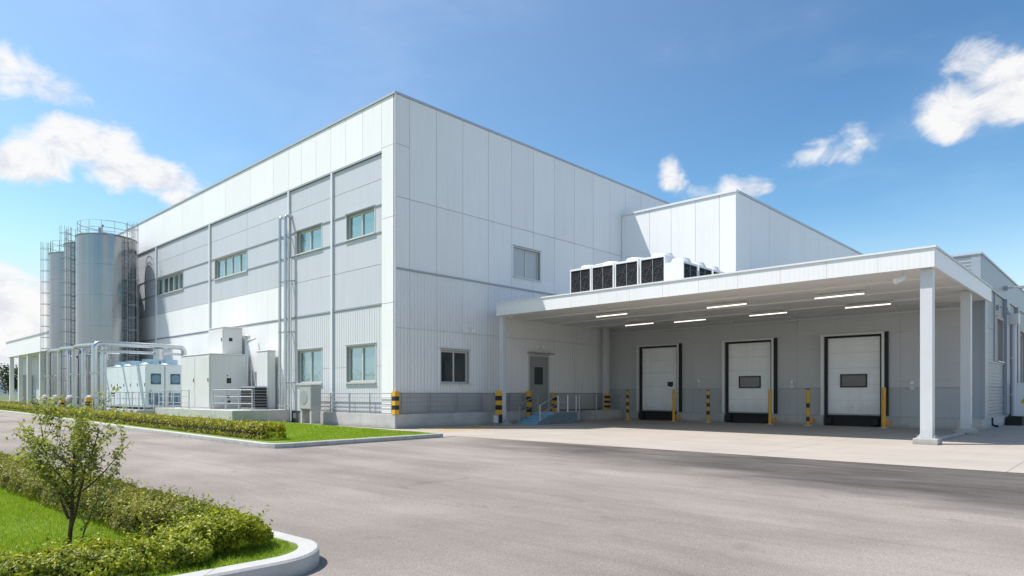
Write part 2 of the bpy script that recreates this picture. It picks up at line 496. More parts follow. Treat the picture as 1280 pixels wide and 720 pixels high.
# ------------------------------------------------------------------ mesh builder
class MB:
    def __init__(self):
        self.v, self.f, self.mi, self.mats = [], [], [], []

    def _mi(self, m):
        if m not in self.mats:
            self.mats.append(m)
        return self.mats.index(m)

    def add(self, vs, fs, m=None):
        o = len(self.v)
        self.v += [tuple(p) for p in vs]
        k = self._mi(m)
        for f in fs:
            self.f.append(tuple(i + o for i in f))
            self.mi.append(k)
        return self

    def box(self, x0, x1, y0, y1, z0, z1, m=None):
        x0, x1 = min(x0, x1), max(x0, x1)
        y0, y1 = min(y0, y1), max(y0, y1)
        z0, z1 = min(z0, z1), max(z0, z1)
        vs = [(x0, y0, z0), (x1, y0, z0), (x1, y1, z0), (x0, y1, z0), (x0, y0, z1), (x1, y0, z1), (x1, y1, z1), (x0, y1, z1)]
        return self.add(vs, [(0, 3, 2, 1), (4, 5, 6, 7), (0, 1, 5, 4), (1, 2, 6, 5), (2, 3, 7, 6), (3, 0, 4, 7)], m)

    def prism(self, poly, z0, z1, m=None):
        n = len(poly)
        vs = [(x, y, z0) for x, y in poly] + [(x, y, z1) for x, y in poly]
        fs = [tuple(range(n - 1, -1, -1)), tuple(range(n, 2 * n))] + [(i, (i + 1) % n, n + (i + 1) % n, n + i) for i in range(n)]
        return self.add(vs, fs, m)

    def sheet(self, poly, z, m=None):
        return self.add([(x, y, z) for x, y in poly], [tuple(range(len(poly)))], m)

    def cyl(self, p0, p1, r0, r1=None, n=12, m=None):
        r1 = r0 if r1 is None else r1
        p0, p1 = Vector(p0), Vector(p1)
        d = (p1 - p0).normalized()
        a = d.orthogonal().normalized()
        b = d.cross(a)
        vs = []
        for p, r in ((p0, r0), (p1, r1)):
            for i in range(n):
                t = 2 * pi * i / n
                vs.append(p + a * (r * cos(t)) + b * (r * sin(t)))
        fs = [(i, (i + 1) % n, n + (i + 1) % n, n + i) for i in range(n)] + [tuple(range(n - 1, -1, -1)), tuple(range(n, 2 * n))]
        return self.add(vs, fs, m)

    def tube(self, pts, r, n=8, m=None, bend=0.0):
        """Round tube along a polyline; corners rounded with radius bend."""
        P = [Vector(p) for p in pts]
        if bend:
            Q = [P[0]]
            for i in range(1, len(P) - 1):
                a, b, c = P[i - 1], P[i], P[i + 1]
                d0, d1 = (a - b), (c - b)
                k = min(bend, d0.length * 0.49, d1.length * 0.49)
                s, e = b + d0.normalized() * k, b + d1.normalized() * k
                for j in range(6):
                    t = j / 5
                    Q.append(s * (1 - t) ** 2 + b * 2 * t * (1 - t) + e * t * t)
            Q.append(P[-1])
            P = Q
        rr = r if isinstance(r, (list, tuple)) else [r] * len(P)
        vs = []
        a = None
        for i, p in enumerate(P):
            d = (P[min(i + 1, len(P) - 1)] - P[max(i - 1, 0)]).normalized()
            if a is None:
                a = d.orthogonal().normalized()
            else:
                a = (a - d * a.dot(d))
                a = a.normalized() if a.length > 1e-6 else d.orthogonal().normalized()
            b = d.cross(a)
            for j in range(n):
                t = 2 * pi * j / n
                vs.append(p + a * (rr[i] * cos(t)) + b * (rr[i] * sin(t)))
        fs = []
        for i in range(len(P) - 1):
            for j in range(n):
                fs.append((i * n + j, i * n + (j + 1) % n, (i + 1) * n + (j + 1) % n, (i + 1) * n + j))
        fs += [tuple(range(n - 1, -1, -1)), tuple(range((len(P) - 1) * n, len(P) * n))]
        return self.add(vs, fs, m)

    def lathe(self, c, prof, n=24, m=None):
        """prof: (radius, z) pairs, about the vertical through c."""
        vs = []
        for r, z in prof:
            for j in range(n):
                t = 2 * pi * j / n
                vs.append((c[0] + r * cos(t), c[1] + r * sin(t), c[2] + z))
        fs = []
        for i in range(len(prof) - 1):
            for j in range(n):
                fs.append((i * n + j, i * n + (j + 1) % n, (i + 1) * n + (j + 1) % n, (i + 1) * n + j))
        return self.add(vs, fs, m)

    def ring(self, c, R_, r, n=32, k=6, m=None, a0=0.0, a1=2 * pi):
        full = abs(a1 - a0 - 2 * pi) < 1e-6
        pts = [(c[0] + R_ * cos(a0 + (a1 - a0) * i / n), c[1] + R_ * sin(a0 + (a1 - a0) * i / n), c[2]) for i in range(n + 1)]
        return self.tube(pts, r, k, m)

    def build(self, name, material=None, parent=None, at=None, smooth=False, bevel=0.0):
        root = Vector((0, 0, 0))
        q = parent
        while q is not None:
            root += q.location
            q = q.parent
        o0 = Vector(at) if (at is not None and parent is None) else root
        me = bpy.data.meshes.new(name)
        me.from_pydata([(x - o0.x, y - o0.y, z - o0.z) for x, y, z in self.v], [], self.f)
        used = [(mm if mm is not None else material) for mm in self.mats]
        for mm in used:
            me.materials.append(M[mm])
        me.polygons.foreach_set('material_index', self.mi)
        if smooth:
            me.polygons.foreach_set('use_smooth', [True] * len(me.polygons))
            try:
                me.set_sharp_from_angle(angle=R(40))
            except Exception:
                pass
        me.validate()
        me.update()
        o = bpy.data.objects.new(name, me)
        COL.objects.link(o)
        if parent is not None:
            o.parent = parent
        elif at is not None:
            o.location = at
        if bevel:
            bm = o.modifiers.new('bevel', 'BEVEL')
            bm.width = bevel
            bm.segments = 2
            bm.limit_method = 'ANGLE'
        return o


def thing(name, label, cat, loc=(0, 0, 0), group=None):
    o = bpy.data.objects.new(name, None)
    o.empty_display_size = 0.2
    COL.objects.link(o)
    o.location = loc
    tag(o, label, cat, group)
    return o


def tag(o, label=None, cat=None, group=None, kind=None):
    for k, v in (('label', label), ('category', cat), ('group', group), ('kind', kind)):
        if v:
            o[k] = v
    return o


def struct(mb, name, material, smooth=False, bevel=0.0, at=(0, 0, 0)):
    return tag(mb.build(name, material, None, at, smooth, bevel), kind='structure')


def kids(o):
    return [c for c in COL.objects if c.parent == o]


def copy_tree(o, loc=None, label=None, parent=None, rot=None):
    c = o.copy()
    COL.objects.link(c)
    if parent is not None:
        c.parent = parent
    if loc is not None:
        c.location = loc
    if rot is not None:
        c.rotation_euler = (0, 0, rot)
    if label:
        c['label'] = label
    for ch in kids(o):
        copy_tree(ch, parent=c)
    return c


# ------------------------------------------------------------------ setting: ground, yard, apron, lawns, kerbs, hills
g = MB(); g.sheet([(-2500, -2500), (2500, -2500), (2500, 2500), (-2500, 2500)], -0.06)
struct(g, 'ground', 'terrain')
g = MB(); g.sheet([(-170, -45), (80, -45), (80, 60), (-170, 60)], 0.0)
struct(g, 'yard_asphalt', 'asphalt')
g = MB(); g.sheet([(0.0, -0.3), (3.2, -0.55), (5.9, -1.62), (80, -1.45), (80, 60), (0.0, 60)], 0.004)
struct(g, 'concrete_apron', 'apron')
g = MB(); g.sheet([(-12, -1.35), (6.0, -2.35), (5.9, -1.62), (3.2, -0.55), (0.0, -0.3), (-12, -0.1)], 0.012)
struct(g, 'concrete_path', 'apron')
# worn yellow lines painted on the ground along the plinth
for k, poly in enumerate((((0.9, 0.6), (1.05, 0.6), (1.05, 6.6), (0.9, 6.6)), ((3.1, -0.3), (3.28, -0.3), (3.28, 5.2), (3.1, 5.2)))):
    g = MB(); g.sheet(poly, 0.009)
    struct(g, 'painted_line', 'worn_yellow')
g = MB()
for i in range(7):
    y0 = 0.3 + i * 0.72
    g.sheet([(1.06, y0), (1.06, y0 + 0.2), (3.08, y0 + 0.75), (3.08, y0 + 0.55)], 0.009)
struct(g, 'painted_hatching', 'worn_yellow')

KERB_FAR = [(-150, -5.0), (-90, -5.9), (-40, -7.05), (-9, -8.6), (5.9, -9.15), (6.3, -9.0), (6.45, -8.6), (6.1, -2.4)]
LAWN_BACK = [(-10, -1.35), (-12, -0.06), (-150, -0.06)]


def offset_line(pts, d):
    """Polyline shifted d to the left of its direction."""
    out = []
    for i, p in enumerate(pts):
        a = Vector(pts[max(i - 1, 0)]); b = Vector(pts[min(i + 1, len(pts) - 1)])
        t = (b - a).normalized()
        out.append((p[0] - t.y * d, p[1] + t.x * d))
    return out


def kerb_strip(name, pts, wd, h):
    inn = offset_line(pts, wd)
    g = MB()
    n = len(pts)
    ins = offset_line(pts, 0.02)
    vs = [(x, y, 0.0) for x, y in pts] + [(x, y, h - 0.02) for x, y in pts] + [(x, y, h) for x, y in ins] + [(x, y, h) for x, y in inn] + [(x, y, 0.0) for x, y in inn]
    fs = []
    for i in range(n - 1):
        for k in range(4):
            fs.append((k * n + i, k * n + i + 1, (k + 1) * n + i + 1, (k + 1) * n + i))
    for e in (0, n - 1):
        fs.append(tuple(k * n + e for k in range(5)))
    g.add(vs, fs)
    return struct(g, name, 'kerb', smooth=True)


kerb_strip('kerb', KERB_FAR, 0.16, 0.15)
g = MB(); g.prism(offset_line(KERB_FAR, 0.15) + LAWN_BACK, 0.01, 0.142)
struct(g, 'lawn', 'lawn')


def arc(cx, cy, r, a0, a1, n):
    return [(cx + r * cos(a0 + (a1 - a0) * i / n), cy + r * sin(a0 + (a1 - a0) * i / n)) for i in range(n + 1)]


# near planter: the kerb runs in from the left, rounds the corner and turns back towards the viewer
NEAR_PATH = [(19.0, -26), (19.14, -17)] + arc(18.55, -15.52, 0.64, R(-4), R(84), 10) + [(17.7, -14.93), (14.1, -15.0), (9.0, -15.3), (0.0, -15.75), (-60, -17.5), (-150, -20)]
kerb_strip('kerb', NEAR_PATH, 0.19, 0.16)
NEAR_IN = offset_line(NEAR_PATH, 0.18)
g = MB(); g.prism(NEAR_IN + [(-150, -30)], 0.01, 0.15)
struct(g, 'lawn', 'lawn')
g = MB(); g.lathe((17.40, -16.66, 0.15), [(0.001, 0.03), (0.10, 0.025), (0.18, 0.012), (0.25, -0.002)], 20)
struct(g, 'soil_patch', 'soil', smooth=True)

# hills along the far horizon
g = MB()
N = 160
vs, fs = [], []
for i in range(N + 1):
    a = R(60 + 180 * i / N)
    hgt = 13 + 7 * sin(i * 0.21 + 1) + 4 * sin(i * 0.53) + 2.5 * sin(i * 1.31 + 2) + 1.2 * sin(i * 2.9)
    for rad, h in ((900, -1), (960, hgt * 0.55), (1050, hgt), (1400, -1)):
        vs.append((rad * cos(a), rad * sin(a), h))
for i in range(N):
    for k in range(3):
        fs.append((i * 4 + k, i * 4 + k + 1, (i + 1) * 4 + k + 1, (i + 1) * 4 + k))
g.add(vs, fs)
struct(g, 'hills', 'hill', smooth=True)


# ------------------------------------------------------------------ wall helpers
def split_cells(a0, a1, b0, b1, holes):
    """Rectangle minus holes as a list of rectangles."""
    rects = [(a0, a1, b0, b1)]
    for h0, h1, k0, k1 in holes:
        out = []
        for r0, r1, s0, s1 in rects:
            i0, i1, j0, j1 = max(r0, h0), min(r1, h1), max(s0, k0), min(s1, k1)
            if i0 >= i1 - 1e-6 or j0 >= j1 - 1e-6:
                out.append((r0, r1, s0, s1)); continue
            if s1 > j1 + 1e-6: out.append((r0, r1, j1, s1))
            if j0 > s0 + 1e-6: out.append((r0, r1, s0, j0))
            if i0 > r0 + 1e-6: out.append((r0, i0, j0, j1))
            if r1 > i1 + 1e-6: out.append((i1, r1, j0, j1))
        rects = out
    return rects


def panels(mb, axis, plane, out, xs, zs, holes, m, depth=0.05, gap=0.022):
    """Cladding panels on a plane of constant y ('y') or x ('x'); out = outward sign."""
    for x0, x1 in zip(xs[:-1], xs[1:]):
        for z0, z1 in zip(zs[:-1], zs[1:]):
            for a0, a1, b0, b1 in split_cells(x0, x1, z0, z1, holes):
                ga = gap / 2
                l0 = a0 + (ga if abs(a0 - x0) < 1e-6 else 0)
                l1 = a1 - (ga if abs(a1 - x1) < 1e-6 else 0)
                c0 = b0 + (ga if abs(b0 - z0) < 1e-6 else 0)
                c1 = b1 - (ga if abs(b1 - z1) < 1e-6 else 0)
                if l1 - l0 < 0.01 or c1 - c0 < 0.01:
                    continue
                p0, p1 = plane - out * depth, plane
                if axis == 'y':
                    mb.box(l0, l1, p0, p1, c0, c1, m)
                else:
                    mb.box(p0, p1, l0, l1, c0, c1, m)


def core(mb, axis, plane, out, a0, a1, z0, z1, holes, t=0.12, m='core'):
    for r in split_cells(a0, a1, z0, z1, holes):
        p0, p1 = plane - out * t, plane
        if axis == 'y':
            mb.box(r[0], r[1], p0, p1, r[2], r[3], m)
        else:
            mb.box(p0, p1, r[0], r[1], r[2], r[3], m)


def window(parent, axis, plane, out, a0, a1, z0, z1, panes, glass, deep=0.16, sill=True):
    """Sliding window set back in its reveal: frame part with one pane sub-part per light."""
    f = MB()

    def bx(mb, l0, l1, d0, d1, c0, c1, m=None):
        q0, q1 = plane - out * d0, plane - out * d1
        if axis == 'y':
            mb.box(l0, l1, q0, q1, c0, c1, m)
        else:
            mb.box(q0, q1, l0, l1, c0, c1, m)
    w_ = 0.06
    e = 0.004
    # reveal lining
    bx(f, a0 + e, a0 + 0.03, 0.0, deep + 0.06, z0 + e, z1 - e, 'framedark')
    bx(f, a1 - 0.03, a1 - e, 0.0, deep + 0.06, z0 + e, z1 - e, 'framedark')
    bx(f, a0 + 0.03, a1 - 0.03, 0.0, deep + 0.06, z1 - 0.03, z1 - e, 'framedark')
    bx(f, a0 + 0.03, a1 - 0.03, 0.0, deep + 0.06, z0 + e, z0 + 0.03, 'framedark')
    # frame
    A0, A1, Z0, Z1 = a0 + 0.03, a1 - 0.03, z0 + 0.03, z1 - 0.03
    bx(f, A0, A0 + w_, deep - 0.05, deep + 0.05, Z0, Z1, 'frame')
    bx(f, A1 - w_, A1, deep - 0.05, deep + 0.05, Z0, Z1, 'frame')
    bx(f, A0 + w_, A1 - w_, deep - 0.05, deep + 0.05, Z0, Z0 + w_, 'frame')
    bx(f, A0 + w_, A1 - w_, deep - 0.05, deep + 0.05, Z1 - w_, Z1, 'frame')
    pw = (A1 - A0 - 2 * w_) / panes
    for i in range(1, panes):
        c = A0 + w_ + i * pw
        bx(f, c - 0.035, c + 0.035, deep - 0.055, deep + 0.05, Z0 + w_, Z1 - w_, 'frame')
    # proud surround and sill
    for l0, l1, c0, c1 in ((a0 - 0.05, a0, z0 - 0.05, z1 + 0.05), (a1, a1 + 0.05, z0 - 0.05, z1 + 0.05), (a0, a1, z1, z1 + 0.05)):
        bx(f, l0, l1, -0.02, 0.03, c0, c1, 'frame')
    if sill:
        bx(f, a0 - 0.08, a1 + 0.08, -0.09, 0.03, z0 - 0.06, z0 - 0.005, 'frame')
        bx(f, a0 - 0.08, a1 + 0.08, -0.06, 0.03, z1 + 0.055, z1 + 0.09, 'flash')
    fo = f.build('window', 'frame', parent)
    for i in range(panes):
        c0 = A0 + w_ + i * pw
        g_ = MB()
        bx(g_, c0 + 0.002, c0 + pw - 0.002, deep + 0.0 + 0.012 * (i % 2), deep + 0.006 + 0.012 * (i % 2), Z0 + w_, Z1 - w_)
        g_.build('pane', glass, fo)
    return fo


# ------------------------------------------------------------------ main building
H = 15.35
XW = -43.0
YE = 62.0
bld = thing('factory_building', 'tall white panel factory block with grey window bands, left of the loading canopy', 'building', (0, 0, 0))

up_windows = [(-4.05, -1.68, 9.2, 10.42, 2), (-8.95, -6.4, 9.2, 10.42, 2), (-19.6, -14.95, 9.1, 10.36, 4), (-30.3, -25.0, 9.1, 10.36, 5), (-37.2, -34.0, 9.1, 10.36, 3)]
lo_windows = [(-4.05, -1.62, 2.15, 3.92, 2), (-8.87, -6.4, 2.15, 3.92, 2)]
hL = [x[:4] for x in up_windows + lo_windows]
pl = -0.0
RC = 0.06                                     # recess of the grey bands
wl = MB()
core(wl, 'y', 0.11, -1, XW, -0.13, 0.0, H - 0.06, hL)
# parapet and corner pilaster, flush with the outer plane
px = [XW, -39.4, -35.8, -32.2, -28.6, -25, -21.4, -17.9, -14.4, -11.48, -9.73, -8.33, -6.85, -5.41, -4.05, -2.6, -1.04, -0.0]
panels(wl, 'y', 0.0, -1, px[:-1], [12.84, H - 0.1], [], 'panel_white', depth=0.05)
panels(wl, 'y', 0.0, -1, [-1.04, 0.0], [0.66, 5.77, 9.7, 13.0, H - 0.1], [], 'panel_white', depth=0.05, gap=0.02)
# recessed bands
cx = [XW, -37.0, -30.2, -25.0, -20.31, -14.9, -9.73, -5.3, -1.06]
panels(wl, 'y', RC, -1, cx, [7.65, 9.16, 10.44, 11.62, 12.80], hL, 'panel_grey', depth=0.04, gap=0.018)
panels(wl, 'y', RC, -1, [-9.73, -5.3, -1.06], [5.82, 7.65], hL, 'panel_grey', depth=0.04, gap=0.018)
panels(wl, 'y', RC, -1, [XW, -37.0, -30.2, -25, -20.31, -14.9, -12.3, -9.73], [5.82, 7.65], hL, 'panel_white', depth=0.04, gap=0.018)
panels(wl, 'y', RC, -1, [-9.73, -5.3, -1.06], [0.66, 2.9, 5.74], hL, 'rib_x', depth=0.04, gap=0.014)
panels(wl, 'y', RC, -1, [XW, -37.0, -30.2, -25, -20.31, -14.9, -12.3, -9.73], [0.14, 2.9, 5.74], hL, 'panel_white', depth=0.04, gap=0.018)
# right-hand face
ry = [0.0, 0.82, 2.44, 4.16, 5.96, 7.71, 9.49, 11.33, 13.2, 15.09, 16.9, 18.7, 20.52, 22.3, 24.1, 26, 28, 30, 32, 34, 36, 38, 40, 42, 44, 46, 48, 50, 52, 54, 56, 58, 60, YE]
hR = [(2.71, 4.56, 2.1, 3.72), (7.87, 10.05, 7.95, 9.55), (9.04, 10.89, 0.55, 3.8)]
core(wl, 'x', -0.06, 1, 0.0, YE, 0.0, H - 0.06, hR, t=0.07)
panels(wl, 'x', 0.0, 1, ry[1:], [7.36, 10.6, H - 0.1], hR, 'panel_white')
panels(wl, 'x', 0.0, 1, [0.0, 0.82], [7.36, 10.6, 13.0, H - 0.1], [], 'panel_white')
panels(wl, 'x', 0.0, 1, ry[:12], [1.63, 4.62, 7.28], hR, 'rib_y', gap=0.014)
panels(wl, 'x', -0.004, 1, ry[:12], [0.66, 1.62], hR, 'lowband', gap=0.01)
# far ends, roof
wl.box(XW - 0.12, XW, 0.0, YE, 0, H - 0.06, 'panel_white')
wl.box(XW, -0.14, YE, YE + 0.1, 0, H - 0.06, 'panel_white')
wl.box(XW, -0.14, 0.13, YE - 0.002, H - 0.9, H - 0.7, 'coping')
wl.build('wall', 'panel_white', bld)
t = MB()
t.box(XW - 0.16, 0.05, -0.05, 0.35, H - 0.1, H, 'coping')
t.box(-0.35, 0.05, 0.352, YE, H - 0.1, H, 'coping')
t.build('coping', 'coping', bld)
t = MB()
for x in (-5.3, -9.73, -20.31, -30.2):
    t = MB(); t.box(x - 0.07, x + 0.07, -0.045, 0.058, 0.66 if x > -7.5 else 0.14, 12.83); t.build('trim_strip', 'trim', bld)
t = MB(); t.box(0.002, 0.03, -0.03, 0.05, 0.66, H - 0.1); t.build('corner_trim', 'trim', bld)
t = MB()
for z in (5.78, 9.16, 10.44):
    for r in split_cells(XW, -1.06, z - 0.03, z + 0.03, hL):
        t.box(r[0], r[1], 0.02, 0.058, r[2], r[3], 'flash')
t.box(XW, -1.06, -0.02, -0.002, 12.80, 12.90, 'flash')
for r in split_cells(0.04, 20.5, 7.28, 7.36, hR):
    t.box(0.002, 0.06, r[0], r[1], r[2], r[3], 'flash')
t.build('flashing', 'flash', bld)
# plinth
t = MB()
t.prism([(-7.0, -0.16), (0.2, -0.16), (0.2, 8.95), (0.05, 8.95), (0.05, 0.0), (-7.0, 0.0)], 0.0, 0.66)
pass
t.build('plinth', 'concrete', bld, bevel=0.015)
t = MB(); t.box(0.05, 1.0, 10.42, 12.5, 0, 0.6); t.build('plinth', 'concrete', bld, bevel=0.015)
for a0, a1, z0, z1, n in up_windows + lo_windows:
    window(bld, 'y', RC, -1, a0, a1, z0, z1, n, 'glass')
window(bld, 'x', 0.0, 1, *hR[0], 2, 'glassdark')
window(bld, 'x', 0.0, 1, *hR[1], 2, 'glassmid')
# dark sheet added behind the corner window, standing in for the unlit room
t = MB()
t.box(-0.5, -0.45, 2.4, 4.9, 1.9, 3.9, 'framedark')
t.build('dark_backing', 'framedark', bld)
# steel door at the head of the blue steps
d = MB()
d.box(-0.04, 0.03, 9.06, 9.14, 0.6, 3.78, 'frame')
d.box(-0.04, 0.03, 10.79, 10.87, 0.6, 3.78, 'frame')
d.box(-0.04, 0.03, 9.14, 10.79, 3.68, 3.78, 'frame')
d.box(-0.05, -0.01, 9.14, 10.79, 0.6, 3.68, 'doorgrey')
for y0, y1, z0, z1 in ((9.5, 9.56, 2.05, 3.15), (10.3, 10.36, 2.05, 3.15), (9.56, 10.3, 2.05, 2.11), (9.56, 10.3, 3.09, 3.15)):
    d.box(-0.01, 0.012, y0, y1, z0, z1, 'doorgrey')
d.box(0.03, 0.3, 8.95, 11.0, 3.84, 3.9, 'doorgrey')
do = d.build('door', 'doorgrey', bld)
h_ = MB(); h_.box(-0.008, 0.004, 9.56, 10.3, 2.11, 3.09); h_.build('pane', 'glassdark', do)
h_ = MB(); h_.tube([(0.0, 9.25, 1.75), (0.07, 9.25, 1.75), (0.07, 9.4, 1.75)], 0.015, 6); h_.build('handle', 'galv', do)

# wall lamp and camera brackets on the right-hand face
for y, z, lb in ((4.55, 4.75, 'small pale bracket lamp on the white wall above the dark corner window'), (9.95, 4.25, 'small pale bracket lamp on the wall above the grey steel door')):
    t = MB()
    t.box(0.0, 0.06, y - 0.1, y + 0.1, z - 0.08, z + 0.08, 'unit')
    t.tube([(0.06, y, z), (0.22, y, z + 0.05), (0.34, y, z + 0.02)], 0.02, 6, 'unit')
    t.lathe((0.36, y, z - 0.08), [(0.01, 0.12), (0.07, 0.1), (0.09, 0.0), (0.06, -0.04), (0.001, -0.05)], 12, 'unit')
    tag(t.build('wall_lamp', 'unit', None, (0, y, z)), lb, 'lamp', 'bracket lamps on the right face')

# ------------------------------------------------------------------ loading dock building under and behind the canopy
dock = thing('loading_dock_building', 'low grey loading dock building with three dock doors behind the canopy', 'building', (10, 16.7, 0))
YD = 16.7
XR = 19.6
HD = 7.75
doors = [(2.35, 4.95), (7.9, 10.5), (13.14, 15.74)]
DZ0, DZ1 = 0.55, 4.45
hD = [(a - 0.0, b + 0.0, 0.0, DZ1) for a, b in doors]
wl = MB()
core(wl, 'y', YD + 0.05, -1, 0.02, XR - 0.05, 0.0, HD - 0.05, hD, t=0.12)
xs = [0.02, 1.7, 5.9, 8.9, 11.8, 16.5, XR - 0.35]
panels(wl, 'y', YD, -1, xs, [1.87, 4.5, HD - 0.06], hD, 'dockwall', gap=0.006)
panels(wl, 'y', YD, -1, xs, [0.52, 1.86], hD, 'dockwall_low', gap=0.006)
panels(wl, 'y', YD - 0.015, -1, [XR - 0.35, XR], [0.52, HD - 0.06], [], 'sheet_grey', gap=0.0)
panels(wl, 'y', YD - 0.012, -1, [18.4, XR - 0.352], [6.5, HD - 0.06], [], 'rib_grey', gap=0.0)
# outer right-hand wall with recesses
hW = [(21.2, 23.3, 3.2, 5.3), (25.6, 27.6, 3.2, 5.3), (30.0, 34.0, 0.5, 5.3), (36, 40, 0.5, 5.3)]
core(wl, 'x', XR - 0.05, 1, YD + 0.08, 44.0, 0.0, HD - 0.05, hW, t=0.12)
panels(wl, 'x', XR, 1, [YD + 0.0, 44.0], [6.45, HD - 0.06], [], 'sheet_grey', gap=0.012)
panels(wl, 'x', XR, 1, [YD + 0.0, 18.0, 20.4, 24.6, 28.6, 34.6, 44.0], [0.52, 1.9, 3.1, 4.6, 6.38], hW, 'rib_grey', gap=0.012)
wl.box(0.02, XR - 0.06, YD + 0.1, 44, HD - 0.5, HD - 0.35, 'coping')
wl.box(0.02, XR - 0.06, 44.0, 44.1, 0, HD - 0.05, 'panel_grey')
wl.build('wall', 'dockwall', dock)
t = MB()
t.box(-0.0 + 0.08, XR + 0.05, YD - 0.06, YD + 0.3, HD - 0.06, HD + 0.02, 'coping')
t.box(XR - 0.3, XR + 0.05, YD + 0.302, 44.1, HD - 0.06, HD + 0.02, 'coping')
t.build('coping', 'coping', dock)
for r in split_cells(0.2, XR + 0.1, 0, 0.5, [(a, b, 0, 1) for a, b in doors]):
    t = MB(); t.box(r[0], r[1], YD - 0.2, YD + 0.1, 0, 0.5); p = t.build('plinth', 'concrete', dock, bevel=0.012)
    t = MB(); t.box(r[0], r[1], YD - 0.21, YD + 0.0, 0.502, 0.53); t.build('drip_edge', 'flash', p)
t = MB(); t.box(XR - 0.2, XR + 0.1, YD + 0.102, 24.4, 0, 0.5); p = t.build('plinth', 'concrete', dock, bevel=0.012)
t = MB(); t.box(XR, XR + 0.11, YD + 0.002, 24.4, 0.502, 0.53); t.build('drip_edge', 'flash', p)
# pilasters, ledges, windows and pipes on the far right wall
for y0, y1 in ((YD - 0.01, 17.5), (23.4, 24.4), (27.8, 28.5), (34.2, 35.0)):
    t = MB(); t.box(XR + 0.002, XR + 0.16, y0, y1, 0.54, 6.4); t.build('pilaster', 'sheet_grey', dock, bevel=0.01)
t = MB()
t.box(XR + 0.002, XR + 0.07, 17.52, 44, 6.385, 6.45, 'flash')
t.box(XR + 0.002, XR + 0.05, 18.0, 23.38, 3.05, 3.1, 'flash')
t.box(XR + 0.002, XR + 0.05, 24.42, 27.78, 3.05, 3.1, 'flash')
t.box(XR + 0.002, XR + 0.05, 20.35, 20.42, 3.1, 6.38, 'flash')
t.build('flashing', 'flash', dock)
for a in hW[:2]:
    window(dock, 'x', XR, 1, *a, 2, 'glassdark', deep=0.25)
for a in hW[2:]:
    window(dock, 'x', XR, 1, *a, 3, 'glassdark', deep=0.3)
# dock doors
for i, (a, b) in enumerate(doors):
    s = MB()
    s.box(a + 0.12, b - 0.12, YD + 0.1, YD + 0.2, DZ0, DZ1 - 0.1, 'door')
    for z in (1.28, 2.05, 2.85, 3.6):
        s.box(a + 0.12, b - 0.12, YD + 0.092, YD + 0.1, z - 0.008, z + 0.008, 'unitgrey')
    s.box(a + 0.12, b - 0.12, YD + 0.085, YD + 0.1, DZ0, DZ0 + 0.07, 'flash')
    dd = s.build('dock_door', 'door', dock)
    if i:
        dd['label'] = 'pale sectional door with a dark window slot'
        u0 = a + 0.72 if i == 1 else a + 0.70
        u1 = u0 + 1.22
        f = MB()
        for q in ((u0, u0 + 0.07, 1.9, 2.56), (u1 - 0.07, u1, 1.9, 2.56), (u0 + 0.07, u1 - 0.07, 1.9, 1.97), (u0 + 0.07, u1 - 0.07, 2.49, 2.56)):
            f.box(q[0], q[1], YD + 0.06, YD + 0.1, q[2], q[3])
        f.build('window_frame', 'black', dd)
        f = MB(); f.box(u0 + 0.07, u1 - 0.07, YD + 0.08, YD + 0.1, 1.97, 2.49); f.build('pane', 'glassdark', dd)
    else:
        dd['label'] = 'plain grey door without a window'
        f = MB(); f.box(b - 0.72, b - 0.38, YD + 0.03, YD + 0.1, 2.05, 2.3); f.cyl((b - 0.5, YD + 0.02, 2.12), (b - 0.5, YD + 0.1, 2.12), 0.12, n=14)
        f.build('door_latch', 'black', dd)
    # galvanised frame round the opening
    f = MB()
    f.box(a - 0.16, a + 0.0, YD - 0.16, YD + 0.1, 0.54, DZ1 + 0.1)
    f.box(b + 0.0, b + 0.12, YD - 0.16, YD + 0.1, 0.54, DZ1 + 0.1)
    f.box(a, b, YD - 0.16, YD + 0.1, DZ1, DZ1 + 0.1)
    f.build('door_frame', 'frame', dock, bevel=0.008)
    # black shelter lips and side pad
    f = MB()
    f.box(a + 0.004, a + 0.12, YD - 0.05, YD + 0.09, DZ0, DZ1 - 0.004)
    f.box(b - 0.1, b - 0.004, YD - 0.0, YD + 0.09, DZ0, DZ1 - 0.004)
    f.box(b + 0.122, b + 0.27, YD - 0.14, YD - 0.002, 0.54, DZ1 + 0.08)
    f.box(a + 0.14, b - 0.1, YD - 0.02, YD + 0.09, DZ1 - 0.09, DZ1 - 0.004)
    f.build('dock_seal', 'rubber', dock)
    # leveller pit
    f = MB()
    f.box(a + 0.004, b - 0.004, YD + 0.02, YD + 0.2, 0.0, DZ0 - 0.08)
    f.box(a + 0.06, b - 0.06, YD - 0.1, YD + 0.08, DZ0 - 0.1, DZ0 - 0.005)
    f.build('dock_leveller', 'rubber', dock)
    for q in (a + 0.1, b - 0.4):
        f = MB(); f.box(q, q + 0.28, YD - 0.3, YD - 0.1, 0.12, 0.42); f.build('dock_bumper', 'rubber', dock, bevel=0.02)

# small fittings on the dock wall
for x, z, lb in ((6.32, 2.33, 'left of the middle dock door'), (11.55, 2.2, 'right of the middle dock door'), (17.0, 2.1, 'right of the right-hand dock door')):
    f = MB()
    f.cyl((x, YD - 0.1, z), (x, YD - 0.002, z), 0.085, n=14, m='unit')
    f.box(x - 0.09, x + 0.09, YD - 0.07, YD - 0.002, z - 0.32, z - 0.16, 'unitgrey')
    tag(f.build('control_box', 'unit', None, (x, YD, z)), 'small pale round signal and box on the grey wall ' + lb, 'control box', 'signal boxes on the dock wall')

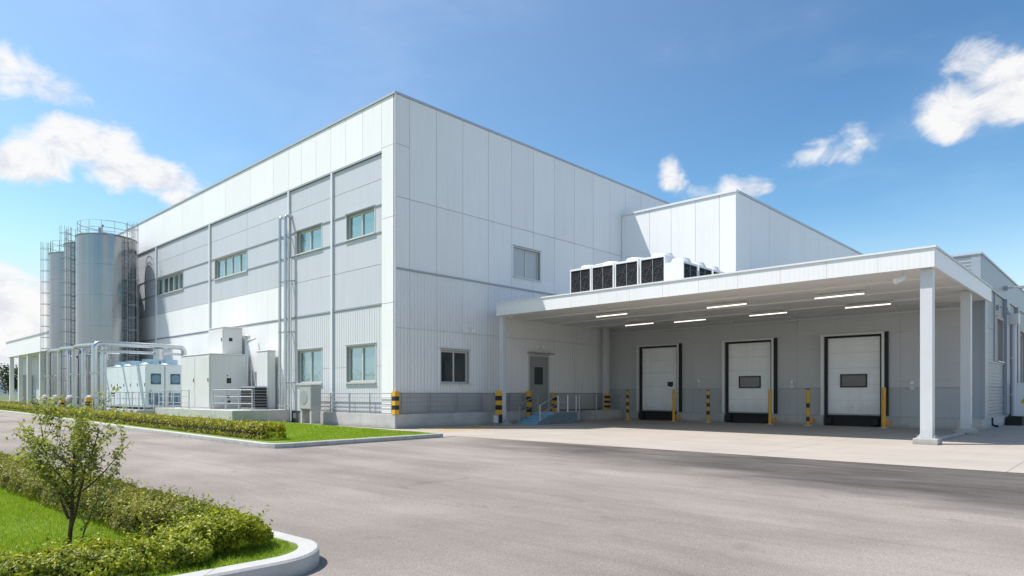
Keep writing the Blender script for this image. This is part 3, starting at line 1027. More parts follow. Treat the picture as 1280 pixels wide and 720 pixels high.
# ------------------------------------------------------------------ upper white block behind the canopy
blk = thing('rooftop_block', 'plain white upper block with a metal coping above the loading canopy', 'building', (4, 18.2, 7.3))
YB, XB, HB = 18.2, 7.81, 13.25
wl = MB()
core(wl, 'y', YB + 0.05, -1, 0.02, XB - 0.06, HD + 0.0, HB - 0.05, [])
panels(wl, 'y', YB, -1, [0.02, 2.11, 3.64, 5.26, 6.79, XB], [HD + 0.1, HB - 0.06], [], 'panel_white')
core(wl, 'x', XB - 0.05, 1, YB + 0.08, 43.9, HD, HB - 0.05, [])
panels(wl, 'x', XB, 1, [YB, 20.2, 23, 26, 29, 32, 35, 38, 41, 43.9], [HD + 0.1, HB - 0.06], [], 'panel_white')
wl.box(0.02, XB - 0.1, 43.9, 44.0, HD, HB - 0.05, 'panel_white')
wl.box(0.02, XB - 0.06, YB + 0.1, 43.9, HB - 0.5, HB - 0.4, 'coping')
wl.build('wall', 'panel_white', blk)
t = MB()
t.box(0.02, XB + 0.06, YB - 0.06, YB + 0.3, HB - 0.06, HB + 0.07, 'trim')
t.box(XB - 0.3, XB + 0.06, YB + 0.302, 44, HB - 0.06, HB + 0.07, 'coping')
t.build('coping', 'coping', blk)

# ------------------------------------------------------------------ canopy
can = thing('loading_canopy', 'wide flat white canopy on steel posts over the three dock doors', 'canopy', (10, 11, 0))
CX0, CX1, CY0, CZ0, CZ1 = 0.98, 19.99, 5.55, 5.53, 6.12
t = MB()
t.box(CX0 + 0.1, CX1 - 0.1, CY0 + 0.1, YD - 0.07, CZ0 + 0.12, CZ0 + 0.2, 'soffit')
for y in (8.4, 11.2, 14.0):
    t.box(0.3, CX1 - 0.1, y - 0.06, y + 0.06, CZ0 + 0.06, CZ0 + 0.118, 'soffit')
t.box(0.07, CX0 + 0.099, 6.7, YD - 0.07, CZ0 + 0.12, CZ0 + 0.2, 'soffit')
t.box(CX0 + 0.02, CX0 + 0.099, CY0 + 0.101, 6.699, CZ0 + 0.0, CZ0 + 0.2, 'soffit')
t.build('soffit', 'soffit', can)
t = MB(); t.box(CX0, CX1 - 0.1, CY0 + 0.101, YD - 0.1, CZ0 + 0.21, CZ1 - 0.08, 'coping'); t.box(0.07, CX0 - 0.001, 6.7, YD - 0.1, CZ0 + 0.21, CZ1 - 0.08, 'coping'); t.build('roof_deck', 'coping', can)
t = MB()
n = 12
for i in range(n):
    a = CX0 + (CX1 - CX0) * i / n
    b = CX0 + (CX1 - CX0) * (i + 1) / n
    t.box(a + (0.004 if i else 0), b - 0.004, CY0, CY0 + 0.1, CZ0, CZ1, 'fascia')
for y0, y1 in ((CY0 + 0.101, 9.3), (9.31, 13.0), (13.01, YD - 0.07)):
    t.box(CX1 - 0.1, CX1, y0, y1, CZ0, CZ1, 'fascia')
t.build('fascia', 'fascia', can)
t = MB()
t.box(CX0 - 0.0, CX1 + 0.04, CY0 - 0.04, CY0 + 0.14, CZ1 + 0.002, CZ1 + 0.06, 'trim')
t.box(CX1 - 0.14, CX1 + 0.04, CY0 + 0.141, YD - 0.07, CZ1 + 0.002, CZ1 + 0.06, 'coping')
t.build('coping', 'trim', can)


def post(x, y, z0, wd, base):
    t = MB()
    h = wd / 2
    # rolled H-section boxed with side plates
    t.box(x - h, x + h, y - h, y + h, z0 + 0.02, CZ0 + 0.1, 'post')
    for sx in (-1, 1):
        for sy in (-1, 1):
            t.cyl((x + sx * (h + 0.06), y + sy * (h + 0.06), z0), (x + sx * (h + 0.06), y + sy * (h + 0.06), z0 + 0.09), 0.02, n=6, m='galv')
            t.add([(x + sx * h, y + sy * 0.02, z0 + 0.02), (x + sx * (h + 0.1), y + sy * 0.02, z0 + 0.02), (x + sx * h, y + sy * 0.02, z0 + 0.2)], [(0, 1, 2)], 'post')
    t.box(x - h - 0.1, x + h + 0.1, y - h - 0.1, y + h + 0.1, z0, z0 + 0.02, 'post')
    p = t.build('post', 'post', can, bevel=0.012)
    if base:
        b = MB(); b.box(x - 0.34, x + 0.34, y - 0.34, y + 0.34, 0.0, z0 - 0.001, 'concrete'); b.build('footing', 'concrete', p, bevel=0.015)
    return p


post(19.72, 5.95, 0.19, 0.34, True)
post(19.66, 12.9, 0.19, 0.34, True)
post(1.12, 5.85, 0.12, 0.26, True)
post(0.55, 15.7, 0.601, 0.30, False)
t = MB(); t.box(19.55, 19.68, 6.3, 12.55, 0.0, 0.1); tag(t.build('wheel_stop', 'kerb', None, (19.6, 9.4, 0), bevel=0.02), 'long low concrete kerb on the ground between the two right canopy posts', 'wheel stop')
# sprinkler main under the soffit
t = MB()
t.tube([(0.5, YD - 0.35, 5.36), (19.2, YD - 0.35, 5.36)], 0.035, 8)
for x in (1.6, 5, 8.4, 11.8, 15.2, 18.6):
    t.tube([(x, YD - 0.35, 5.36), (x, YD - 0.35, 5.64)], 0.015, 6)
tag(t.build('sprinkler_pipe', 'unitgrey', None, (0.5, YD - 0.35, 5.36)), 'long thin pale pipe hanging under the canopy ceiling along the dock wall', 'pipe')

t = MB()
t.box(19.0, 19.12, 6.0, 6.12, 5.45, 5.64)
t.tube([(19.06, 6.06, 5.45), (19.0, 5.9, 5.32)], 0.03, 6)
t.cyl((19.05, 6.0, 5.36), (18.85, 5.78, 5.22), 0.09, n=12)
tag(t.build('flood_lamp', 'unit', None, (19.06, 6.06, 5.64)), 'small round flood lamp hanging under the canopy beside the front right post', 'lamp')
# tube lights
GL = 'tube lights under the canopy ceiling'


def make_light():
    o = thing('ceiling_light', '', 'light', (0, 0, 0), GL)
    t = MB()
    t.box(-0.95, 0.95, -0.07, 0.07, -0.02, 0.05)
    for x in (-0.7, 0.7):
        t.box(x - 0.015, x + 0.015, -0.015, 0.015, 0.05, 0.14)
    t.build('housing', 'lampbody', o)
    t = MB(); t.cyl((-0.92, 0, -0.055), (0.92, 0, -0.04), 0.022, n=10); t.build('tube', 'tube', o)
    return o


L0 = make_light()
LIGHTS = [(5.55, 9.05, 'lit tube light of the front row, nearest the factory wall'), (11.3, 9.6, 'lit tube light of the front row between the other two, above the middle door'),
          (15.9, 9.85, 'lit tube light of the front row nearest the right post'), (4.2, 13.7, 'lit tube light of the back row above the leftmost door'),
          (7.15, 14.0, 'lit tube light of the back row, second from the factory wall'), (11.4, 13.9, 'lit tube light of the back row, third from the factory wall'),
          (15.85, 13.9, 'lit tube light of the back row above the rightmost door')]
for i, (x, y, lb) in enumerate(LIGHTS):
    o = L0 if i == 0 else copy_tree(L0)
    o.location = (x, y, CZ0 + 0.0)
    o['label'] = lb

# ------------------------------------------------------------------ condenser units on the canopy roof
GH = 'condenser units on the canopy roof'


def make_condenser(Dp=0.85, Z1=1.6, W=0.625, fr=1.0):
    """1.2 wide (x), 2.0 deep (y), coil face on -y, base at z = 0."""
    o = thing('rooftop_condenser', '', 'condenser', (0, 0, 0), GH)
    Z0 = 0.1
    t = MB()
    t.box(-W, W, -Dp + 0.06, Dp, Z0, Z1)
    t.box(-W, -W + 0.05, -Dp, -Dp + 0.06, Z0, Z1)
    t.box(W - 0.05, W, -Dp, -Dp + 0.06, Z0, Z1)
    t.box(-W + 0.05, W - 0.05, -Dp, -Dp + 0.06, Z0, Z0 + 0.1)
    t.box(-W + 0.05, W - 0.05, -Dp, -Dp + 0.06, Z1 - 0.09, Z1)
    t.box(-0.009, 0.009, -Dp + 0.02, -Dp + 0.06, Z0 + 0.1, Z1 - 0.09, 'flash')
    for y in (-Dp * 0.7, Dp * 0.7):
        t.box(-W + 0.02, W - 0.02, y - 0.06, y + 0.06, 0.0, Z0 - 0.001)
    t.build('casing', 'unit', o)
    t = MB()
    t.box(-W + 0.053, -0.0095, -Dp + 0.035, -Dp + 0.058, Z0 + 0.102, Z1 - 0.092)
    t.box(0.0095, W - 0.053, -Dp + 0.035, -Dp + 0.058, Z0 + 0.102, Z1 - 0.092)
    gr = t.build('coil', 'coil', o)
    t = MB()
    for k in range(1, 4):
        z = Z0 + 0.1 + (Z1 - Z0 - 0.19) * k / 4
        t.tube([(-W + 0.07, -Dp + 0.02, z), (W - 0.07, -Dp + 0.02, z)], 0.004, 4)
    t.tube([(-W + 0.08, -Dp + 0.015, Z0 + 0.14), (-0.02, -Dp + 0.015, Z1 - 0.15)], 0.006, 4)
    t.tube([(0.02, -Dp + 0.015, Z0 + 0.14), (W - 0.08, -Dp + 0.015, Z1 - 0.15)], 0.006, 4)
    for sx in (-1, 1):
        cxx, czz, rr = sx * (W - 0.03) / 2, (Z0 + Z1) / 2, (W - 0.03) / 2 - 0.03
        t.tube([(cxx + rr * cos(2 * pi * k / 20), -Dp + 0.02, czz + rr * sin(2 * pi * k / 20)) for k in range(21)], 0.007, 4)
    t.build('wire_guard', 'wire', gr)
    t = MB()
    t.lathe((0, 0, Z1), [(0.56 * fr, 0.0), (0.54 * fr, 0.05), (0.46 * fr, 0.16), (0.45 * fr, 0.2), (0.42 * fr, 0.2), (0.42 * fr, 0.02)], 28)
    t.build('fan_cowl', 'unit', o, smooth=True)
    t = MB()
    for r in (0.1, 0.2, 0.3, 0.4):
        t.ring((0, 0, Z1 + 0.19), r * fr, 0.006, 24, 4)
    for k in range(6):
        a = k * pi / 3
        t.tube([(0, 0, Z1 + 0.19), (0.42 * fr * cos(a), 0.42 * fr * sin(a), Z1 + 0.19)], 0.008, 4)
    t.build('fan_guard', 'wire', o)
    return o


c0 = make_condenser()
ORD = ['leftmost condenser of the front row, standing beside the factory wall', 'second condenser of the front row from the factory wall',
       'third condenser of the front row from the factory wall', 'rightmost condenser of the front row, its white side in full sun']
for i, x in enumerate((5.03, 6.33, 7.65, 9.0)):
    o = c0 if i == 0 else copy_tree(c0)
    o.location = (x, 8.05, CZ1 - 0.08)
    o['label'] = ORD[i]
ORD2 = ['nearest condenser of the row running back from the canopy edge', 'middle condenser of the row running back, its coil facing right',
        'farthest and lowest looking condenser of the row running back']
c1 = make_condenser(0.47, 1.18, 0.63, 0.8)
for i, y in enumerate((7.65, 9.0, 10.35)):
    o = c1 if i == 0 else copy_tree(c1)
    o.location = (10.15, y, CZ1 - 0.08)
    o.rotation_euler = (0, 0, R(90))
    o['label'] = ORD2[i]
t = MB()
t.box(4.3, 10.0, 6.9, 7.02, CZ1 - 0.079, CZ1 + 0.02)
tag(t.build('support_beam', 'unit', None, (7, 6.9, CZ1 - 0.08)), 'low white rail on the canopy roof in front of the condensers', 'rail')
t = MB()
t.tube([(4.3, 9.1, 6.05), (4.3, 9.1, 8.1), (5.5, 9.1, 8.15), (5.5, 9.1, 7.2)], 0.035, 8, bend=0.25)
tag(t.build('refrigerant_pipe', 'unit', None, (4.3, 9.1, 6.05)), 'thin pale bent pipe arching behind the leftmost condenser', 'pipe')

# ------------------------------------------------------------------ blue steps, landing and concrete block below the door
st = thing('blue_steps', 'blue painted steps with side rails leading up to the grey steel door', 'steps', (1.6, 8.0, 0))
t = MB()
for k in range(4):
    t.box(0.85, 2.3, 7.2 + k * 0.42, 8.95, 0.0 + 0.14 * k + (0.0005 if k else 0), 0.14 * (k + 1), 'bluestep')
t.build('treads', 'bluestep', st, bevel=0.012)
t = MB(); t.add([(2.302, 7.2, 0), (2.302, 8.95, 0), (2.302, 10.4, 0), (2.302, 10.4, 0.6), (2.302, 8.75, 0.6), (2.302, 7.2, 0.16),
                 (2.38, 7.2, 0), (2.38, 8.95, 0), (2.38, 10.4, 0), (2.38, 10.4, 0.6), (2.38, 8.75, 0.6), (2.38, 7.2, 0.16)],
                [(0, 5, 4, 3, 2, 1), (6, 7, 8, 9, 10, 11), (0, 1, 7, 6), (1, 2, 8, 7), (2, 3, 9, 8), (3, 4, 10, 9), (4, 5, 11, 10), (5, 0, 6, 11)])
t.build('side_plate', 'blueside', st)
t = MB(); t.box(0.21, 2.30, 8.952, 10.4, 0.0, 0.6); t.build('landing', 'concrete', st)


def handrail(pts, posts, mtl='galv'):
    t = MB()
    t.tube(pts, 0.03, 8, bend=0.1)
    low = [(x, y, z - 0.45) for x, y, z in pts]
    t.tube(low, 0.022, 6)
    for x, y, z0, z1 in posts:
        t.tube([(x, y, z0), (x, y, z1)], 0.028, 8)
    return t.build('handrail', mtl, st)


handrail([(2.34, 7.3, 0.98), (2.34, 8.85, 1.55), (2.34, 10.35, 1.55), (0.95, 10.35, 1.55), (0.95, 12.45, 1.55)], [(2.34, 7.35, 0.2, 1.0), (2.34, 8.85, 0.6, 1.54), (2.34, 9.6, 0.6, 1.54), (2.34, 10.35, 0.6, 1.54), (0.95, 10.45, 0.6, 1.54), (0.95, 11.4, 0.6, 1.54), (0.95, 12.45, 0.6, 1.54)])
handrail([(0.9, 7.3, 0.98), (0.9, 8.85, 1.55)], [(0.9, 7.35, 0.14, 1.0), (0.9, 8.85, 0.56, 1.54)], 'railgrey')
blkc = thing('concrete_block', 'grey concrete block with three steps carrying the post beside the dock corner', 'concrete block', (0.9, 15, 0))
t = MB()
t.box(0.205, 1.35, 13.6, 16.45, 0.0, 0.6)
t.build('block', 'concrete', blkc, bevel=0.015)
t = MB()
for k in range(3):
    t.box(0.21, 1.3, 12.55 + 0.35 * k, 13.598, 0.17 * k, 0.17 * (k + 1) - 0.002)
t.build('steps', 'concrete', blkc)
t = MB()
t.tube([(1.25, 13.7, 0.6), (1.25, 13.7, 1.5), (1.25, 16.3, 1.5), (1.25, 16.3, 0.6)], 0.022, 8, bend=0.1)
for z in (0.9, 1.2):
    t.tube([(1.25, 13.7, z), (1.25, 16.3, z)], 0.014, 6)
t.build('rail', 'galv', blkc)


# ------------------------------------------------------------------ bollards and corner guards
def round_bollard(x, y, z0, z1, label, stripes, box=True, dark=(2, 4, 6)):
    o = thing('bollard', label, 'bollard', (x, y, z0), 'yellow bollards along the loading dock')
    t = MB()
    r = 0.085
    if stripes:
        segs = np.linspace(0, z1 - z0, 9)
        for k in range(8):
            t.cyl((x, y, z0 + segs[k]), (x, y, z0 + segs[k + 1]), r, n=14, m='black' if k in dark else 'yellow')
        t.lathe((x, y, z1), [(r, 0), (r * 0.8, 0.05), (0.001, 0.07)], 14, 'black')
    else:
        t.cyl((x, y, z0), (x, y, z1), r, n=14, m='yellow')
        t.lathe((x, y, z1), [(r, 0), (r * 0.8, 0.04), (0.001, 0.055)], 14, 'yellow')
    t.build('pole', 'yellow', o, smooth=True)
    if box:
        t = MB(); t.box(x + 0.0, x + 0.26, y - 0.02, y + 0.2, z0 + 0.16, z0 + 0.36); t.build('bracket', 'orange', o, bevel=0.02)
    t = MB(); t.box(x - 0.16, x + 0.16, y - 0.16, y + 0.16, z0 - 0.0, z0 + 0.03); t.build('base_plate', 'unitgrey', o)
    return o


BY = 15.85
round_bollard(2.02, BY, 0.0, 1.75, 'black and yellow bollard left of the leftmost dock door', True, False)
round_bollard(5.15, BY, 0.0, 1.80, 'plain yellow bollard at the right edge of the leftmost dock door', False)
round_bollard(7.28, BY, 0.0, 1.75, 'black and yellow bollard left of the middle dock door', True, False)
round_bollard(10.72, BY, 0.0, 1.80, 'plain yellow bollard at the right edge of the middle dock door', False)
round_bollard(12.62, BY, 0.0, 1.80, 'yellow bollard with a dark band near its foot, left of the rightmost dock door', True, True, (1, 4))
round_bollard(16.02, BY, 0.0, 1.85, 'plain yellow bollard at the right edge of the rightmost dock door', False)


def corner_guard(x, y, z0, z1, wd, n, label):
    t = MB()
    h = (z1 - z0) / n
    for k in range(n):
        t.box(x - wd / 2, x + wd / 2, y - wd / 2, y + wd / 2, z0 + h * k + (0.0 if k == 0 else 0.0), z0 + h * (k + 1), 'yellow' if k % 2 == 0 else 'black')
    t.box(x - wd / 2 + 0.01, x + wd / 2 - 0.01, y - wd / 2 + 0.01, y + wd / 2 - 0.01, z1, z1 + 0.02, 'yellow')
    o = t.build('corner_guard', 'yellow', None, (x, y, z0))
    tag(o, label, 'corner guard', 'striped yellow and black corner guards')
    return o


corner_guard(0.10, -0.06, 0.662, 1.68, 0.24, 5, 'striped guard on the plinth at the main corner of the factory')
corner_guard(1.12, 5.58, 0.55, 1.72, 0.24, 5, 'striped guard in front of the left canopy post')
corner_guard(0.36, 8.72, 0.3, 1.72, 0.2, 5, 'striped guard standing left of the blue steps')
corner_guard(0.34, 10.95, 0.602, 1.6, 0.2, 5, 'striped guard behind the handrail right of the steel door')
corner_guard(0.82, 15.42, 0.602, 1.6, 0.26, 7, 'striped guard on the concrete block in front of the dock corner post')
t = MB()
t.box(0.98, 1.26, 5.36, 5.46, 0.13, 0.5, 'unitgrey'); t.box(1.27, 1.38, 5.42, 5.58, 0.13, 0.55, 'black')
tag(t.build('tap_box', 'unitgrey', None, (1.1, 5.4, 0.13)), 'small grey and black box at the foot of the left canopy post', 'box')


# ------------------------------------------------------------------ railings
def railing(name, label, pts, z0, hgt, rails, step, mtl, group, rp=0.022, rr=0.014, balus=0.0):
    o = thing(name, label, 'railing', (*pts[0], z0), group)
    t = MB()
    for k in rails:
        r = rp if k == max(rails) else rr
        t.tube([(x, y, z0 + k) for x, y in pts], r, 6)
    t.build('rails', mtl, o)
    for (a, b) in zip(pts[:-1], pts[1:]):
        L = math.dist(a, b)
        n = max(1, round(L / step))
        for i in range(n + 1):
            if i == 0 and a is not pts[0]:
                continue
            x, y = a[0] + (b[0] - a[0]) * i / n, a[1] + (b[1] - a[1]) * i / n
            p = MB(); p.box(x - rp, x + rp, y - rp, y + rp, z0, z0 + hgt)
            p.build('post', mtl, o)
        if balus:
            p = MB()
            nb = int(L / balus)
            for i in range(1, nb):
                x, y = a[0] + (b[0] - a[0]) * i / nb, a[1] + (b[1] - a[1]) * i / nb
                p.box(x - 0.005, x + 0.005, y - 0.005, y + 0.005, z0 + 0.1, z0 + hgt - 0.02)
            p.build('mesh', mtl, o)
    return o


GR = 'railings round the plant and plinth'
railing('railing', 'grey five bar railing on the plinth below the left ground floor windows', [(-6.95, -0.12), (-0.1, -0.12)], 0.66, 0.98, (0.15, 0.35, 0.55, 0.75, 0.96), 1.65, 'railgrey', GR)
railing('railing', 'grey wire mesh railing on the plinth right of the main corner', [(0.16, 0.25), (0.16, 5.35)], 0.66, 0.98, (0.12, 0.34, 0.55, 0.76, 0.96), 1.7, 'railgrey', GR, balus=0.16)
railing('railing', 'short wire mesh railing between the left canopy post and the blue steps', [(0.16, 6.3), (0.16, 8.5)], 0.66, 0.98, (0.12, 0.34, 0.55, 0.76, 0.96), 1.1, 'railgrey', GR, balus=0.16)
railing('railing', 'long galvanised railing in front of the blue topped chillers', [(-30.5, -4.15), (-20.75, -4.15), (-20.75, -3.3)], 0.58, 1.12, (0.3, 0.7, 1.1), 1.2, 'galv', GR, 0.025, 0.018, balus=0.6)
railing('railing', 'galvanised railing in front of the tall white cabinet', [(-20.0, -3.25), (-15.2, -3.25)], 0.72, 1.1, (0.35, 0.72, 1.08), 1.35, 'galv', GR, 0.025, 0.018)
railing('railing', 'short galvanised railing between the tall cabinet and the wall pipes', [(-13.2, -2.7), (-9.5, -2.2)], 0.72, 1.1, (0.35, 0.72, 1.08), 1.1, 'galv', GR, 0.025, 0.018)

# ------------------------------------------------------------------ plant pads
t = MB(); t.box(-38.0, -20.4, -4.4, -0.06, 0.0, 0.58); t.box(-20.398, -9.3, -3.35, -0.06, 0.0, 0.72)
tag(t.build('equipment_pad', 'concrete', None, (-20, -2, 0), bevel=0.02), 'long low concrete pad on the lawn under the chillers and white cabinets', 'pad')


# ------------------------------------------------------------------ chillers
def make_chiller():
    """Long casing along x, end face on +x with square fan window; origin at base of the +x end, -y edge."""
    o = thing('chiller', '', 'chiller', (0, 0, 0), 'white chillers with blue fans')
    L, Wd, Z0, Z1 = 8.1, 1.12, 0.14, 2.85
    t = MB()
    t.box(-L, 0, 0, Wd, Z0, Z1)
    for x in (-7.6, -4.0, -0.5):
        t.box(x - 0.1, x + 0.1, 0.05, Wd - 0.05, 0.0, Z0 - 0.001, 'unitgrey')
    t.box(-L - 0.02, 0.02, -0.02, Wd + 0.02, Z1 + 0.001, Z1 + 0.05)
    t.build('casing', 'unitblue', o, bevel=0.015)
    n = 6
    for i in range(n):
        a = -L + L * i / n
        b = -L + L * (i + 1) / n
        d = MB(); d.box(a + 0.02, b - 0.02, -0.018, -0.001, Z0 + 0.08, Z1 - 0.08)
        p = d.build('access_panel', 'unitblue', o)
        h = MB(); h.box(b - 0.16, b - 0.1, -0.04, -0.018, 1.5, 1.68); h.build('handle', 'black', p)
    # end face
    t = MB()
    t.box(0.002, 0.03, 0.3, 0.9, 1.62, 2.3)
    fr = t.build('fan_window', 'bluedark', o, bevel=0.01)
    t = MB(); t.cyl((0.03, 0.6, 1.96), (0.045, 0.6, 1.96), 0.27, n=20); t.build('fan', 'bluedull', fr)
    t = MB()
    t.box(0.002, 0.05, 0.2, 0.95, 0.3, 1.05, 'bluedull')
    t.tube([(0.05, 0.3, 0.5), (0.15, 0.3, 0.5), (0.15, 0.3, 1.2), (0.02, 0.3, 1.2)], 0.04, 8, 'galv', bend=0.08)
    t.tube([(0.05, 0.75, 0.4), (0.13, 0.75, 0.4), (0.13, 0.75, 0.8)], 0.05, 8, 'bluefan', bend=0.06)
    t.build('pump', 'bluedark', o)
    for x in (-0.9, -4.2, -6.3):
        t = MB()
        t.lathe((x, Wd / 2, Z1 + 0.05), [(0.56, 0.0), (0.56, 0.02), (0.48, 0.1), (0.47, 0.30), (0.5, 0.34), (0.44, 0.34), (0.43, 0.05)], 24)
        t.build('fan_stack', 'bluefan', o, smooth=True)
    return o


ch = make_chiller()
ch.location = (-21.2, -3.62, 0.58)
ch['label'] = 'front white chiller with blue fan stacks behind the galvanised railing'
copy_tree(ch, (-21.2, -2.44, 0.58), 'rear white chiller, its blue pump and fan end beside the front one')


# ------------------------------------------------------------------ tall cabinets
def cabinet(name, x0, x1, y0, y1, z0, z1, label, marks, mtl='cabinet', cat='cabinet', group='white plant cabinets'):
    o = thing(name, label, cat, ((x0 + x1) / 2, (y0 + y1) / 2, z0), group)
    t = MB(); t.box(x0, x1, y0, y1, z0, z1); t.box(x0 - 0.03, x1 + 0.03, y0 - 0.03, y1 + 0.03, z1 + 0.001, z1 + 0.06)
    t.build('casing', mtl, o, bevel=0.02)
    n = max(1, round((x1 - x0) / 2.0)) if x1 - x0 > 3 else 1
    for i in range(n):
        a, b = x0 + (x1 - x0) * i / n, x0 + (x1 - x0) * (i + 1) / n
        d = MB(); d.box(a + 0.03, b - 0.03, y0 - 0.02, y0 - 0.001, z0 + 0.1, z1 - 0.1); p = d.build('access_panel', mtl, o)
        if marks:
            h = MB(); h.box(b - 0.2, b - 0.12, y0 - 0.04, y0 - 0.02, (z0 + z1) / 2, (z0 + z1) / 2 + 0.2); h.build('handle', 'black', p)
    d = MB(); d.box(x1 + 0.001, x1 + 0.02, y0 + 0.06, y1 - 0.06, z0 + 0.1, z1 - 0.08)
    p = d.build('end_panel', mtl, o)
    for q in marks:
        h = MB(); h.box(x1 + 0.02, x1 + 0.045, q[0], q[1], q[2], q[3]); h.build('fitting', 'black', p)
    return o


cabinet('plant_cabinet', -18.0, -13.9, -2.62, -0.35, 0.72, 3.85, 'big white plant cabinet on the pad below the smaller upper box', [(-1.65, -1.4, 2.2, 2.5), (-1.62, -1.5, 1.35, 1.5), (-1.6, -1.45, 1.05, 1.2), (-1.65, -1.58, 2.62, 2.68)])
cabinet('upper_cabinet', -17.2, -15.2, -1.30, -0.12, 3.92, 5.55, 'smaller white box standing on top of the big plant cabinet', [(-0.95, -0.75, 4.75, 4.95)])
cabinet('narrow_cabinet', -12.4, -11.05, -0.55, -0.1, 0.72, 4.0, 'narrow tall white cabinet against the wall beside the vertical pipes', [])
o = thing('condensing_unit', 'dark louvred condensing unit on the pad between the big cabinet and the wall pipes', 'condensing unit', (-11.5, -1.1, 0.72))
t = MB(); t.box(-12.35, -10.75, -1.5, -0.75, 0.73, 2.0); t.build('casing', 'flash', o, bevel=0.02)
t = MB()
for k in range(7):
    z = 0.83 + k * 0.16
    t.box(-12.3, -10.8, -1.53, -1.501, z, z + 0.12)
    t.box(-10.749, -10.72, -1.48, -0.78, z, z + 0.12)
t.build('louvres', 'rubber', o)
t = MB()
t.tube([(-13.6, -0.6, 0.72), (-13.6, -0.6, 4.6), (-13.6, -0.06, 4.9)], 0.06, 8, bend=0.2)
t.tube([(-13.2, -0.5, 0.72), (-13.2, -0.5, 3.6), (-12.2, -0.5, 0.75)], 0.03, 6)
t.lathe((-13.6, -0.6, 4.6), [(0.05, 0.2), (0.2, 0.25), (0.22, 0.4), (0.001, 0.5)], 12)
tag(t.build('vent_pipe', 'galv', None, (-13.6, -0.6, 0.72)), 'thin vent pipe with a small hood between the big and narrow cabinets', 'vent pipe')
# wall-side air-conditioner on legs
o = thing('air_conditioner', 'grey air conditioner on legs in front of the five bar plinth railing', 'air conditioner', (-5.85, -0.9, 0.14))
t = MB(); t.box(-6.4, -5.3, -1.2, -0.6, 0.83, 2.0); t.box(-6.43, -5.27, -1.23, -0.57, 2.001, 2.04); t.build('casing', 'acgrey', o, bevel=0.03)
t = MB(); t.cyl((-5.98, -1.215, 1.42), (-5.98, -1.2, 1.42), 0.36, n=24); t.build('fan_grille', 'flash', o)
t = MB()
for i in range(7):
    t.box(-5.299, -5.285, -1.12, -0.68, 1.0 + i * 0.13, 1.06 + i * 0.13)
t.build('louvres', 'flash', o)
for x in (-6.3, -5.4):
    t = MB(); t.box(x - 0.08, x + 0.08, -1.15, -0.65, 0.1, 0.829); t.build('leg', 'concrete', o)
for k, (x, r) in enumerate(((-10.12, 0.085), (-9.5, 0.09), (-9.2, 0.04))):
    o = thing('wall_pipe', ['left tall clad pipe rising up the grey wall to a bend', 'right tall clad pipe rising up the grey wall beside its twin', 'thin white pipe beside the two tall clad pipes on the wall'][k], 'pipe', (x, -0.4, 0.14), 'tall pipes on the left wall')
    t = MB()
    if k < 2:
        t.tube([(x, -0.32, 0.1), (x, -0.32, 11.4), (x, 0.05, 11.4)], r, 12, bend=0.28)
    else:
        x = -9.2
        t.tube([(x, -0.16, 0.1), (x, -0.16, 9.0), (x, 0.05, 9.0)], r, 8, bend=0.1)
    t.build('riser', 'pipe' if k < 2 else 'unit', o, smooth=True)
    for z in (2.2, 5.0, 7.8, 10.2):
        if k == 2 and z > 8.5:
            continue
        c = MB(); c.box(x - 0.03, x + 0.03, -0.30 if k < 2 else -0.12, 0.05, z - 0.03, z + 0.03); c.cyl((x, -0.32 if k < 2 else -0.16, z - 0.035), (x, -0.32 if k < 2 else -0.16, z + 0.035), r + 0.02, n=12)
        c.build('bracket', 'galv', o)
    if k < 2:
        c = MB(); c.cyl((x, -0.32, 0.12), (x, -0.32, 0.2), r + 0.07, n=12); c.cyl((x, -0.32, 0.9), (x, -0.32, 0.96), r + 0.05, n=12); c.build('flange', 'galv', o)


